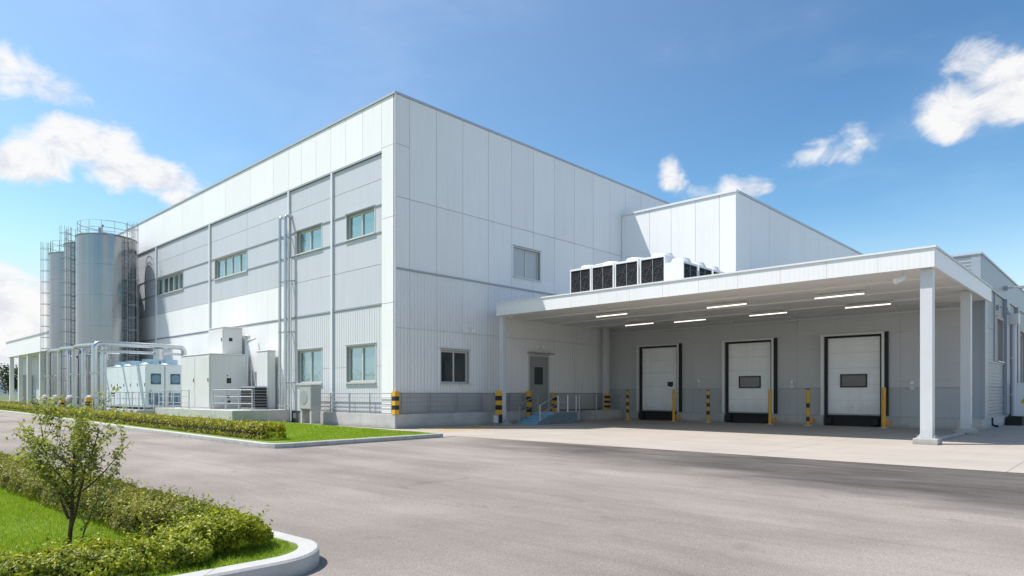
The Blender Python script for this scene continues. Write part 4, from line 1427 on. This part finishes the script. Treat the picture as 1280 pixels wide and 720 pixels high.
# ------------------------------------------------------------------ silos
def make_silo(x, y, Rr, Z1, label, ladder_a):
    o = thing('silo', label, 'silo', (x, y, 0.1), 'stainless steel silos')
    t = MB()
    t.lathe((x, y, 0), [(Rr * 0.97, 0.1), (Rr, 0.15), (Rr, Z1), (Rr * 1.005, Z1 + 0.0), (Rr * 0.98, Z1 + 0.06), (0.6, Z1 + 0.42), (0.001, Z1 + 0.45)], 64, 'steel')
    for z in (2.0, 4.3, 6.6, 8.9, 11.2):
        t.ring((x, y, z), Rr + 0.001, 0.014, 64, 4, 'steel')
    t.ring((x, y, Z1), Rr + 0.01, 0.05, 64, 6, 'steel')
    t.build('shell', 'steel', o, smooth=True)
    t = MB()
    for z in (Z1 + 0.55, Z1 + 1.05):
        t.ring((x, y, z), Rr - 0.1, 0.022, 40, 5)
    for k in range(14):
        a = 2 * pi * k / 14
        t.tube([(x + (Rr - 0.1) * cos(a), y + (Rr - 0.1) * sin(a), Z1), (x + (Rr - 0.1) * cos(a), y + (Rr - 0.1) * sin(a), Z1 + 1.05)], 0.022, 5)
    t.build('top_railing', 'galv', o)
    t = MB()
    t.cyl((x + 0.3, y - 0.5, Z1 + 0.3), (x + 0.3, y - 0.5, Z1 + 0.75), 0.16, n=12)
    t.tube([(x - 0.5, y - 0.2, Z1 + 0.3), (x - 0.5, y - 0.2, Z1 + 1.0), (x - 0.2, y - 0.2, Z1 + 1.1)], 0.06, 8, bend=0.15)
    t.build('hatch', 'steel', o)
    # caged ladder
    t = MB()
    ca, sa = cos(ladder_a), sin(ladder_a)
    px_, py_ = -sa, ca
    bx_, by_ = x + (Rr + 0.16) * ca, y + (Rr + 0.16) * sa
    for s in (-0.22, 0.22):
        t.tube([(bx_ + px_ * s, by_ + py_ * s, 0.7), (bx_ + px_ * s, by_ + py_ * s, Z1 + 1.1)], 0.025, 5)
    z = 0.9
    while z < Z1 + 0.9:
        t.tube([(bx_ + px_ * -0.22, by_ + py_ * -0.22, z), (bx_ + px_ * 0.22, by_ + py_ * 0.22, z)], 0.014, 4)
        z += 0.32
    t.build('ladder', 'railgrey', o)
    t = MB()
    z = 2.6
    rc = 0.36
    ccx, ccy = bx_ + ca * 0.3, by_ + sa * 0.3
    while z < Z1 + 1.2:
        t.ring((ccx, ccy, z), rc, 0.018, 16, 4, None)
        z += 0.95
    for k in range(7):
        a = ladder_a - 2.1 + 4.2 * k / 6
        t.tube([(ccx + rc * cos(a), ccy + rc * sin(a), 2.6), (ccx + rc * cos(a), ccy + rc * sin(a), Z1 + 1.15)], 0.013, 4)
    t.build('ladder_cage', 'railgrey', o)
    return o


make_silo(-32.9, -2.6, 2.0, 13.4, 'nearest and widest stainless silo beside the factory wall', R(28))
make_silo(-36.9, -2.6, 1.85, 13.4, 'middle stainless silo partly hidden behind the widest one', R(-62))
make_silo(-42.1, -2.6, 1.75, 13.4, 'farthest stainless silo, leftmost of the three', R(-128))

# ------------------------------------------------------------------ pipe loops in front of the silos
GP = 'bent process pipes in front of the silos'


def pump_base(o, x, y):
    t = MB()
    t.lathe((x, y, 0.14), [(0.2, 0.0), (0.2, 0.05), (0.1, 0.06), (0.1, 0.3)], 14)
    t.cyl((x - 0.75, y + 0.1, 0.62), (x + 0.1, y + 0.1, 0.62), 0.28, n=16)
    t.cyl((x - 0.8, y + 0.1, 0.62), (x - 0.74, y + 0.1, 0.62), 0.36, n=16)
    t.box(x - 0.85, x + 0.3, y - 0.25, y + 0.4, 0.14, 0.3)
    t.tube([(x - 0.15, y - 0.1, 1.22), (x - 0.95, y - 0.1, 1.22), (x - 0.95, y - 0.1, 0.2)], 0.21, 14, bend=0.4)
    for q in (0.75, 0.95):
        t.cyl((x - 0.95, y - 0.1, q - 0.03), (x - 0.95, y - 0.1, q + 0.03), 0.29, n=16)
    t.lathe((x - 0.3, y - 0.12, 1.22), [(0.001, -0.3), (0.2, -0.26), (0.3, -0.1), (0.3, 0.1), (0.2, 0.26), (0.001, 0.3)], 16)
    t.build('pump', 'galv', o, smooth=True)
    t = MB()
    t.tube([(x, y, 1.25), (x + 0.0, y - 0.25, 1.25)], 0.03, 6)
    t.ring((x, y - 0.27, 1.25), 0.16, 0.02, 14, 5)
    t.build('valve_wheel', 'orange', o)


PX = [(-23.0, -6.0), (-27.6, -6.0), (-31.4, -6.0), (-34.5, -6.0)]
PLB = ['nearest clad pipe loop crossing above the chillers to the wall', 'second clad pipe loop from the right in front of the widest silo', 'third clad pipe loop from the right in front of the middle silo', 'leftmost clad pipe loop in front of the farthest silo']
for i, (x, y) in enumerate(PX):
    o = thing('process_pipe', PLB[i], 'pipe', (x, y, 0.14), GP)
    t = MB()
    z = 4.78
    if i == 0:
        t.tube([(x, y, 0.2), (x, y, z), (x - 0.2, -0.55, z), (x - 0.2, -0.55, 3.9), (x - 0.2, 0.02, 3.9)], 0.17, 14, bend=0.4)
        t.build('riser', 'pipe', o, smooth=True)
        t = MB(); t.tube([(x - 0.1, y + 0.1, z - 0.48), (x - 0.35, -0.5, z - 0.48)], 0.09, 10); t.build('branch', 'pipe', o, smooth=True)
        t = MB()
        t.cyl((x - 0.2, -2.2, 3.3), (x - 0.2, -2.2, 4.6), 0.3, n=16)
        t.build('drop_leg', 'pipe', o, smooth=True)
    else:
        t.tube([(x, y, 0.2), (x, y, z), (PX[i - 1][0] - 0.75, y + 0.75, z), (PX[i - 1][0] - 0.75, y + 0.75, 0.2)], 0.14, 14, bend=0.4)
        t.build('riser', 'pipe', o, smooth=True)
    for q in (1.35, 2.9):
        c = MB(); c.cyl((x, y, q - 0.04), (x, y, q + 0.04), 0.26, n=14); c.build('flange', 'galv', o)
    pump_base(o, x, y)
# silo outlet pipes, smaller
for i, (x, y, lb) in enumerate(((-25.6, -4.9, 'thin upright pipe just left of the chillers'), (-29.6, -4.9, 'thin upright pipe between the second and third loops'), (-33.0, -4.9, 'thin upright pipe between the third and leftmost loops'))):
    t = MB()
    t.tube([(x, y, 0.14), (x, y, 4.4), (x - 0.6, y + 1.2, 4.4)], 0.11, 10, bend=0.3)
    t.cyl((x, y, 0.14), (x, y, 0.2), 0.2, n=12)
    tag(t.build('outlet_pipe', 'pipe', None, (x, y, 0.14), smooth=True), lb, 'pipe', 'upright outlet pipes below the silos')
corner_guard(-22.5, -6.45, 0.14, 1.35, 0.3, 5, 'striped guard on the lawn at the foot of the nearest pipe loop')
corner_guard(-28.6, -6.45, 0.14, 1.2, 0.26, 5, 'striped guard on the lawn at the foot of the second pipe loop')

# ------------------------------------------------------------------ low canopy building at far left
low = thing('open_sided_shed', 'long low white roofed shed on slim posts left of the silos', 'shed', (-65, 5, 0))
t = MB()
t.box(-86.2, XW - 0.14, 0.0, 12.0, 6.44, 8.42, 'panel_white')
t.box(-86.3, XW - 0.14, -0.08, 12.1, 8.421, 8.55, 'coping')
t.build('roof', 'panel_white', low)
t = MB(); t.box(-85.0, -74.5, 1.6, 11.5, 0.0, 6.43); t.build('wall', 'panel_grey', low)
t = MB(); t.box(-60.0, -50.5, 1.6, 11.5, 0.0, 6.43); t.build('wall', 'panel_white', low)
for x in (-84.6, -79.3, -74.4, -68.0, -62.0, -56, -50):
    t = MB(); t.box(x - 0.22, x + 0.22, 0.1, 0.54, 0.0, 6.43); t.build('post', 'trim', low)
t = MB(); t.box(-82.5, -79.5, 0.6, 1.5, 0.0, 3.9); t.box(-82.6, -79.4, 0.55, 1.55, 3.901, 4.0)
tag(t.build('storage_tank', 'unitgrey', None, (-81, 1, 0)), 'grey upright cabinet standing under the far left shed roof', 'cabinet')

# ------------------------------------------------------------------ plant on the far right wall
o = thing('electrical_cabinet', 'white electrical cabinet with a yellow hazard mark by the far right wall', 'cabinet', (20.3, 27, 0))
t = MB(); t.box(19.85, 20.8, 25.2, 29.2, 0.12, 2.1); t.box(19.82, 20.84, 25.16, 29.24, 2.101, 2.16); t.build('casing', 'unit', o, bevel=0.02)
t = MB(); t.box(19.9, 20.75, 25.3, 29.1, 0.004, 0.119); t.build('base', 'flash', o)
t = MB(); t.add([(20.1, 25.197, 1.1), (20.5, 25.197, 1.1), (20.3, 25.197, 1.45)], [(0, 1, 2)]); t.add([(20.802, 26.6, 1.1), (20.802, 27.3, 1.1), (20.802, 26.95, 1.6)], [(0, 1, 2)])
t.build('hazard_mark', 'yellow', o)
for k, (a, b) in enumerate(((25.3, 27.15), (27.25, 29.1))):
    t = MB(); t.box(20.801, 20.82, a, b, 0.25, 0.95); t.build('access_door', 'unit', o)
o = thing('rain_downpipe', 'grey rain downpipe with a square hopper on the far right wall', 'downpipe', (19.9, 24.9, 0))
t = MB(); t.tube([(19.85, 24.95, 0.1), (19.85, 24.95, 5.2)], 0.14, 10); t.build('pipe', 'panel_grey', o, smooth=True)
t = MB(); t.box(19.66, 20.1, 24.6, 25.3, 5.2, 5.75); t.build('hopper', 'unitgrey', o, bevel=0.02)
for z in (1.5, 3.4):
    t = MB(); t.box(19.66, 19.85, 24.75, 25.15, z, z + 0.08); t.build('bracket', 'galv', o)
t = MB(); t.box(19.61, 19.75, 23.7, 24.0, 6.9, 7.1, 'flash'); t.tube([(19.75, 23.85, 7.0), (20.25, 23.85, 7.02)], 0.03, 6, 'flash'); t.box(20.15, 20.6, 23.7, 24.0, 6.93, 7.05, 'flash')
tag(t.build('wall_lamp', 'flash', None, (19.6, 23.85, 7.0)), 'dark flood lamp on an arm high on the far right wall', 'lamp')
t = MB(); t.box(19.61, 19.7, 21.2, 21.4, 5.65, 5.9, 'flash'); t.tube([(19.7, 21.3, 5.8), (20.0, 21.3, 5.75), (20.05, 21.3, 5.5)], 0.03, 6, 'flash'); t.lathe((20.05, 21.3, 5.4), [(0.12, 0), (0.08, 0.1), (0.02, 0.14)], 10, 'flash')
tag(t.build('wall_lamp', 'flash', None, (19.6, 21.3, 5.8)), 'small hooded lamp over the first window of the far right wall', 'lamp')
t = MB(); t.tube([(19.72, 18.9, 0.5), (19.72, 18.9, 0.15), (19.95, 18.9, 0.1)], 0.05, 8, bend=0.1); t.tube([(19.74, 24.7, 0.3), (20.2, 24.9, 0.1)], 0.06, 8)
t.box(19.8, 20.4, 23.0, 24.3, 0.0, 0.45)
tag(t.build('hose_box', 'rubber', None, (20, 23, 0)), 'black box and hose on the ground beside the far right plinth', 'box')


# ------------------------------------------------------------------ foliage
def leaves_obj(name, P, Nn, size, material, parent=None, aspect=0.5, fold=0.25, jitter=0.7, at=None):
    """One mesh of many small folded leaves at points P facing roughly Nn."""
    n = len(P)
    Nn = Nn + rng.normal(0, jitter, (n, 3))
    Nn /= np.linalg.norm(Nn, axis=1, keepdims=True) + 1e-9
    T = rng.normal(0, 1, (n, 3))
    T -= (T * Nn).sum(1, keepdims=True) * Nn
    T /= np.linalg.norm(T, axis=1, keepdims=True) + 1e-9
    B = np.cross(Nn, T)
    s = (size * rng.uniform(0.6, 1.25, n))[:, None]
    root = np.array(parent.location if parent is not None else (at or (0, 0, 0)))
    p = P - root
    a = p - T * s * 0.5
    b = p + B * s * aspect * 0.5 + Nn * s * fold * 0.3
    c = p + T * s * 0.5
    d = p - B * s * aspect * 0.5 + Nn * s * fold * 0.3
    V = np.stack([a, b, c, d], 1).reshape(-1, 3).astype(np.float32)
    me = bpy.data.meshes.new(name)
    me.vertices.add(4 * n)
    me.vertices.foreach_set('co', V.ravel())
    me.loops.add(4 * n)
    me.polygons.add(n)
    me.loops.foreach_set('vertex_index', np.arange(4 * n, dtype=np.int32))
    me.polygons.foreach_set('loop_start', np.arange(0, 4 * n, 4, dtype=np.int32))
    me.polygons.foreach_set('loop_total', np.full(n, 4, dtype=np.int32))
    me.update(calc_edges=True)
    me.materials.append(M[material])
    o = bpy.data.objects.new(name, me)
    COL.objects.link(o)
    if parent is not None:
        o.parent = parent
    elif at:
        o.location = at
    return o


def path_frame(pts):
    P = [Vector(p) for p in pts]
    seg = [(P[i + 1] - P[i]).length for i in range(len(P) - 1)]
    return P, seg, sum(seg)


def hedge(name, label, pts, z0, hgt, wid, dens, leaf, material, boxy=3.0, bumps=0.06, spray=0.0, cat='hedge', shoots=0, shoot_len=0.12):
    """A clipped hedge along a polyline: leaves all over a bumpy rounded-box section, dark twigs inside."""
    P, seg, L = path_frame(pts)
    mid = pts[len(pts) // 2]
    o = thing(name, label, cat, (mid[0], mid[1], z0))
    cum = np.concatenate([[0], np.cumsum(seg)])
    per = 2 * hgt + wid
    n = int(L * per * dens)
    s = rng.uniform(0, L, n)
    th = rng.uniform(-0.12 * pi, 1.12 * pi, n)
    ex = 2.0 / boxy
    cxs = np.sign(np.cos(th)) * np.abs(np.cos(th)) ** ex
    szs = np.sign(np.sin(th)) * np.abs(np.sin(th)) ** ex
    depth = 1 - np.abs(rng.normal(0, 0.10, n))
    ne = int(wid * hgt * dens * 5)               # both ends are filled with leaves, not hollow
    s = np.concatenate([s, rng.uniform(0, wid * 0.6, ne), L - rng.uniform(0, wid * 0.6, ne)])
    th2 = rng.uniform(-0.12 * pi, 1.12 * pi, 2 * ne)
    th = np.concatenate([th, th2])
    cxs = np.concatenate([cxs, np.sign(np.cos(th2)) * np.abs(np.cos(th2)) ** ex])
    szs = np.concatenate([szs, np.sign(np.sin(th2)) * np.abs(np.sin(th2)) ** ex])
    depth = np.concatenate([depth, np.sqrt(rng.uniform(0.02, 1, 2 * ne))])
    n += 2 * ne
    e = np.minimum(np.minimum(s, L - s) / (wid * 0.5), 1.0)
    e = np.sqrt(np.clip(1 - (1 - e) ** 3, 0.10, 1))
    lump = 1 + bumps * (np.sin(s * 3.1 + 1.3 * np.sin(th * 2)) + np.sin(s * 7.7 + th * 3 + 1) + 0.8 * np.sin(s * 15.1 - th * 5) + 0.6 * np.sin(s * 1.27 + 2)) / 1.6
    lat = cxs * wid / 2 * depth * lump * e
    zz = hgt * 0.42 + szs * hgt * 0.58 * depth * lump * (0.55 + 0.45 * e)
    if spray:
        k = rng.random(n) < 0.10
        zz[k] += np.abs(rng.normal(0, spray, k.sum()))
        lat[k] *= 1 + np.abs(rng.normal(0, spray, k.sum()))
    idx = np.clip(np.searchsorted(cum, s) - 1, 0, len(seg) - 1)
    A = np.array([P[i] for i in range(len(seg))])
    Dd = np.array([(P[i + 1] - P[i]).normalized() for i in range(len(seg))])
    base = A[idx] + Dd[idx] * (s - cum[idx])[:, None]
    nx, ny = -Dd[idx][:, 1], Dd[idx][:, 0]
    X = base[:, 0] + nx * lat
    Y = base[:, 1] + ny * lat
    Zc = np.clip(z0 + zz, z0 + 0.01, None)
    Pn = np.stack([X, Y, Zc], 1)
    Nn = np.stack([nx * np.cos(th), ny * np.cos(th), np.sin(th) + 0.25], 1)
    if shoots:
        ns = int(L * shoots)
        pick = np.nonzero(th > 0.1)[0]
        pick = rng.choice(pick[(th[pick] < 3.04)], ns)
        dirs = np.stack([nx[pick] * np.cos(th[pick]) * 0.7, ny[pick] * np.cos(th[pick]) * 0.7, 0.4 + 0.6 * np.sin(th[pick])], 1) + rng.normal(0, 0.3, (ns, 3))
        ln = rng.uniform(0.04, shoot_len, ns)
        kk = 9
        tt = np.tile(np.linspace(0, 1, kk), ns)
        Q = np.repeat(Pn[pick], kk, 0) + np.repeat(dirs * ln[:, None], kk, 0) * tt[:, None] + rng.normal(0, leaf * 0.28, (ns * kk, 3))
        Pn = np.concatenate([Pn, Q]); Nn = np.concatenate([Nn, np.repeat(dirs, kk, 0) + np.array([0, 0, 0.6])])
    leaves_obj('foliage', Pn, Nn, leaf, material, o)
    # twig core
    c = MB()
    inset = wid * (0.33 if L > 2 else 0.2)
    back = min(wid * 1.05, 0.33 * L)
    for i in range(len(seg)):
        d = Dd[i]
        nn = Vector((-d[1], d[0]))
        a, b = P[i].copy(), P[i + 1].copy()
        if i == 0: a = a + Vector(d) * back
        if i == len(seg) - 1: b = b - Vector(d) * back
        steps = max(2, int((b - a).length / 0.5))
        for k in range(steps):
            u = a + (b - a) * (k / steps)
            v = a + (b - a) * ((k + 1) / steps)
            w0 = inset * random.uniform(0.85, 1.1)
            h0 = hgt * random.uniform(0.66, 0.78) * (1.0 if L > 2 else 0.6)
            if (i == 0 and k == 0) or (i == len(seg) - 1 and k == steps - 1):
                w0 *= 0.55; h0 *= 0.6
            vs_ = [u - nn * w0, v - nn * w0, v + nn * w0, u + nn * w0]
            vs8 = [(q.x, q.y, z0) for q in vs_] + [(u.x - nn.x * w0 * .7, u.y - nn.y * w0 * .7, z0 + h0), (v.x - nn.x * w0 * .7, v.y - nn.y * w0 * .7, z0 + h0), (v.x + nn.x * w0 * .7, v.y + nn.y * w0 * .7, z0 + h0), (u.x + nn.x * w0 * .7, u.y + nn.y * w0 * .7, z0 + h0)]
            c.add(vs8, [(0, 3, 2, 1), (4, 5, 6, 7), (0, 1, 5, 4), (1, 2, 6, 5), (2, 3, 7, 6), (3, 0, 4, 7)])
    c.build('twigs', 'twig', o)
    return o


# far hedge along the kerb
off = 0.85
HF = offset_line([(-120, -5.45), (-90, -5.9), (-40, -7.05), (-9, -8.6), (5.0, -9.12)], off)
hedge('hedge', 'long clipped yellow green hedge along the far kerb below the plant', HF, 0.14, 0.52, 0.85, 420, 0.078, 'leaf_hedge', 4.0, 0.05, shoots=14, shoot_len=0.12)
hedge('hedge', 'short dark low hedge on the far lawn near the shed posts', [(-75, -3.0), (-60, -3.3)], 0.14, 0.6, 1.2, 60, 0.16, 'leaf_olive', 3.0, 0.08)
hedge('hedge', 'low green bush row at the foot of the pipe loops', [(-36, -6.3), (-25.5, -6.6)], 0.14, 0.32, 0.5, 160, 0.09, 'leaf_shrub', 2.2, 0.25, spray=0.15)
# near hedges in the planter
hedge('hedge', 'olive green hedge along the near kerb behind the sapling', [(-30, -17.2), (6.0, -16.22), (12.0, -15.95), (16.5, -15.76), (17.9, -15.70)], 0.15, 0.34, 0.78, 3000, 0.036, 'leaf_olive', 2.8, 0.09, shoots=70, shoot_len=0.10)
hedge('hedge', 'bright green loose bush in the rounded near corner at the end of the olive hedge', [(17.6, -15.72), (18.1, -15.66), (18.72, -15.62)], 0.15, 0.31, 0.72, 4200, 0.037, 'leaf_shrub', 2.4, 0.12, shoots=150, shoot_len=0.13)
hedge('hedge', 'bright green low hedge along the front kerb in front of the sapling', [(18.5, -15.85), (18.45, -16.4), (18.3, -17.2), (18.2, -18.2), (18.1, -20.5)], 0.15, 0.21, 0.68, 4600, 0.037, 'leaf_shrub', 2.3, 0.15, shoots=130, shoot_len=0.12)

# ------------------------------------------------------------------ sapling
sap = thing('sapling', 'slender young tree with thin upright stems on the near lawn', 'tree', (17.40, -16.66, 0.15))
tw = MB()
LP, LN = [], []
rnd = random.Random(5)
RIGHT = Vector((0.728, 0.6855, 0))


def branch(p, d, length, r, level):
    n = max(3, int(length / 0.05))
    pts = [p.copy()]
    rad = [r]
    q = p.copy()
    dd = d.normalized()
    for i in range(n):
        dd = (dd + Vector((rnd.uniform(-1, 1), rnd.uniform(-1, 1), rnd.uniform(-0.5, 0.9))) * (0.09 if level else 0.05)).normalized()
        q = q + dd * (length / n)
        pts.append(q.copy())
        rad.append(max(0.0016, r * (1 - 0.75 * (i + 1) / n)))
        t = (i + 1) / n
        if level < 2 and t > (0.3 if level == 0 else 0.25) and rnd.random() < (0.9 if level == 0 else 0.6):
            side = Vector((rnd.uniform(-1, 1), rnd.uniform(-1, 1), 0)).normalized()
            nd = (dd * rnd.uniform(0.5, 0.9) + side * rnd.uniform(0.6, 1.0) + Vector((0, 0, 0.25)))
            branch(q, nd, length * rnd.uniform(0.32, 0.55) * (1.15 - 0.5 * t), rad[-1] * 0.6, level + 1)
        if level >= 1 or t > 0.5:
            for _ in range(6 if level == 2 else 4):
                if rnd.random() < 0.85:
                    LP.append(q + Vector((rnd.gauss(0, 1), rnd.gauss(0, 1), rnd.gauss(0, 1))) * 0.026)
                    LN.append(Vector((rnd.gauss(0, 0.6), rnd.gauss(0, 0.6), 0.7)) + dd * 0.2)
    tw.tube(pts, rad, 6 if level else 8, 'bark')


S0 = Vector((17.40, -16.66, 0.15))
branch(S0, Vector((0.03, 0.02, 1)), 1.14, 0.021, 0)
branch(S0 + Vector((0.02, 0.015, 0.22)), RIGHT * 0.32 + Vector((0, 0, 1)), 0.95, 0.014, 0)
branch(S0 + Vector((0.0, 0.0, 0.30)), RIGHT * -0.36 + Vector((0, 0, 1)), 0.90, 0.013, 0)
branch(S0 + Vector((0.06, 0.05, 0.0)), RIGHT * 0.42 + Vector((0, 0, 1)), 0.85, 0.009, 1)
branch(S0 + Vector((0.02, 0.02, 0.48)), RIGHT * 0.95 + Vector((0, 0, 0.62)), 0.74, 0.009, 1)
branch(S0 + Vector((0.0, 0.0, 0.44)), Vector((0.4, -0.5, 0.9)), 0.6, 0.009, 1)
branch(S0 + Vector((0.0, 0.0, 0.5)), Vector((-0.5, 0.4, 0.9)), 0.6, 0.009, 1)
branch(S0 + Vector((0.0, 0.0, 0.52)), RIGHT * -0.85 + Vector((0, 0, 0.8)), 0.62, 0.008, 1)
tw.build('trunk', 'bark', sap, smooth=True)
leaves_obj('crown', np.array(LP), np.array(LN), 0.046, 'leaf_tree', sap, aspect=0.5, jitter=0.3)


# ------------------------------------------------------------------ grass blades on the near lawn
def in_poly(px_, py_, poly):
    inside = np.zeros(len(px_), bool)
    n = len(poly)
    j = n - 1
    for i in range(n):
        xi, yi = poly[i]; xj, yj = poly[j]
        cnd = ((yi > py_) != (yj > py_)) & (px_ < (xj - xi) * (py_ - yi) / (yj - yi + 1e-12) + xi)
        inside ^= cnd
        j = i
    return inside


def grass(name, label, poly, z, n, hgt, wd, near=None):
    xs_ = [p[0] for p in poly]; ys_ = [p[1] for p in poly]
    x = rng.uniform(min(xs_), max(xs_), n); y = rng.uniform(min(ys_), max(ys_), n)
    k = in_poly(x, y, poly)
    if near:
        k &= (np.hypot(x - S0.x, y - S0.y) > 0.18 + 0.12 * rng.random(n))
    x, y = x[k], y[k]
    m = len(x)
    a = rng.uniform(0, 2 * pi, m)
    h = hgt * rng.uniform(0.5, 1.2, m) * (0.8 + 0.3 * np.sin(x * 2.3) * np.sin(y * 2.9))
    lean = rng.normal(0, 0.4, (m, 2)) * h[:, None]
    w_ = wd * rng.uniform(0.7, 1.3, m)
    V = np.zeros((m, 3, 3), np.float32)
    V[:, 0] = np.stack([x - np.cos(a) * w_ / 2, y - np.sin(a) * w_ / 2, np.full(m, z)], 1)
    V[:, 1] = np.stack([x + np.cos(a) * w_ / 2, y + np.sin(a) * w_ / 2, np.full(m, z)], 1)
    V[:, 2] = np.stack([x + lean[:, 0], y + lean[:, 1], z + h], 1)
    me = bpy.data.meshes.new(name)
    me.vertices.add(3 * m)
    me.vertices.foreach_set('co', V.ravel())
    me.loops.add(3 * m)
    me.polygons.add(m)
    me.loops.foreach_set('vertex_index', np.arange(3 * m, dtype=np.int32))
    me.polygons.foreach_set('loop_start', np.arange(0, 3 * m, 3, dtype=np.int32))
    me.polygons.foreach_set('loop_total', np.full(m, 3, dtype=np.int32))
    me.update(calc_edges=True)
    me.materials.append(M['grassblade'])
    o = bpy.data.objects.new(name, me)
    COL.objects.link(o)
    return tag(o, label, 'grass', kind='stuff')


grass('grass', 'short bright green grass of the near lawn round the sapling', [(6.0, -16.3), (12, -16.0), (18.1, -15.9), (18.1, -20.5), (13.0, -19.5), (6.0, -17.6)], 0.149, 260000, 0.05, 0.006, True)
grass('grass', 'short bright grass between the near kerb and its hedges', [(9.0, -15.5), (14.1, -15.2), (18.5, -15.1), (18.8, -15.2), (18.97, -15.5), (18.95, -17), (18.2, -17), (18.0, -15.8), (9.0, -15.9)], 0.149, 90000, 0.045, 0.006)
grass('grass', 'short mown grass of the far lawn between hedge and plinth', [(-14, -7.4), (5.4, -8.3), (6.1, -8.3), (5.85, -2.6), (-12, -1.5)], 0.141, 110000, 0.05, 0.016)


# ------------------------------------------------------------------ far trees
def far_tree(x, y, h, w_, label):
    o = thing('tree', label, 'tree', (x, y, -0.05), 'trees on the far horizon')
    t = MB(); t.tube([(x, y, -0.1), (x + 0.1, y, h * 0.35), (x, y + 0.1, h * 0.7)], [0.28, 0.2, 0.08], 8)
    for k in range(5):
        a = k * 1.26
        t.tube([(x, y, h * 0.4), (x + cos(a) * w_ * 0.3, y + sin(a) * w_ * 0.3, h * 0.7)], [0.1, 0.03], 6)
    t.build('trunk', 'bark', o)
    n = 1500
    k = 9
    cc = np.stack([x + rng.normal(0, w_ * 0.22, k), y + rng.normal(0, w_ * 0.22, k), h * rng.uniform(0.42, 0.9, k)], 1)
    d = rng.normal(0, 1, (n, 3)); d /= np.linalg.norm(d, axis=1, keepdims=True)
    P = cc[rng.integers(0, k, n)] + d * (w_ * 0.24 * rng.uniform(0.6, 1.1, n))[:, None]
    leaves_obj('crown', P, d, 0.55, 'leaf_far', o, aspect=0.7)
    return o


TREES = [(-150, -1, 7.5, 8), (-158, 6, 6.5, 7), (-141, 3, 5.5, 7), (-165, 14, 8, 8), (-150, 17, 7, 8), (-128, 22, 7, 7), (-120, 30, 9, 8), (-175, -6, 6, 8), (-185, 2, 7, 9)]
TL = ['round dark green tree leftmost on the horizon beyond the shed', 'dark green tree seen just right of the shed corner post', 'low bushy dark tree on the horizon near the shed corner', 'tall dark tree seen between the shed posts',
      'dark tree behind the grey wall of the shed', 'dark tree seen through the open bay of the shed', 'tallest dark tree behind the open bay of the shed', 'small far tree at the left picture edge', 'hazy far tree beyond the shed corner']
for (x, y, h, ww), lb in zip(TREES, TL):
    far_tree(x, y, h, ww, lb)
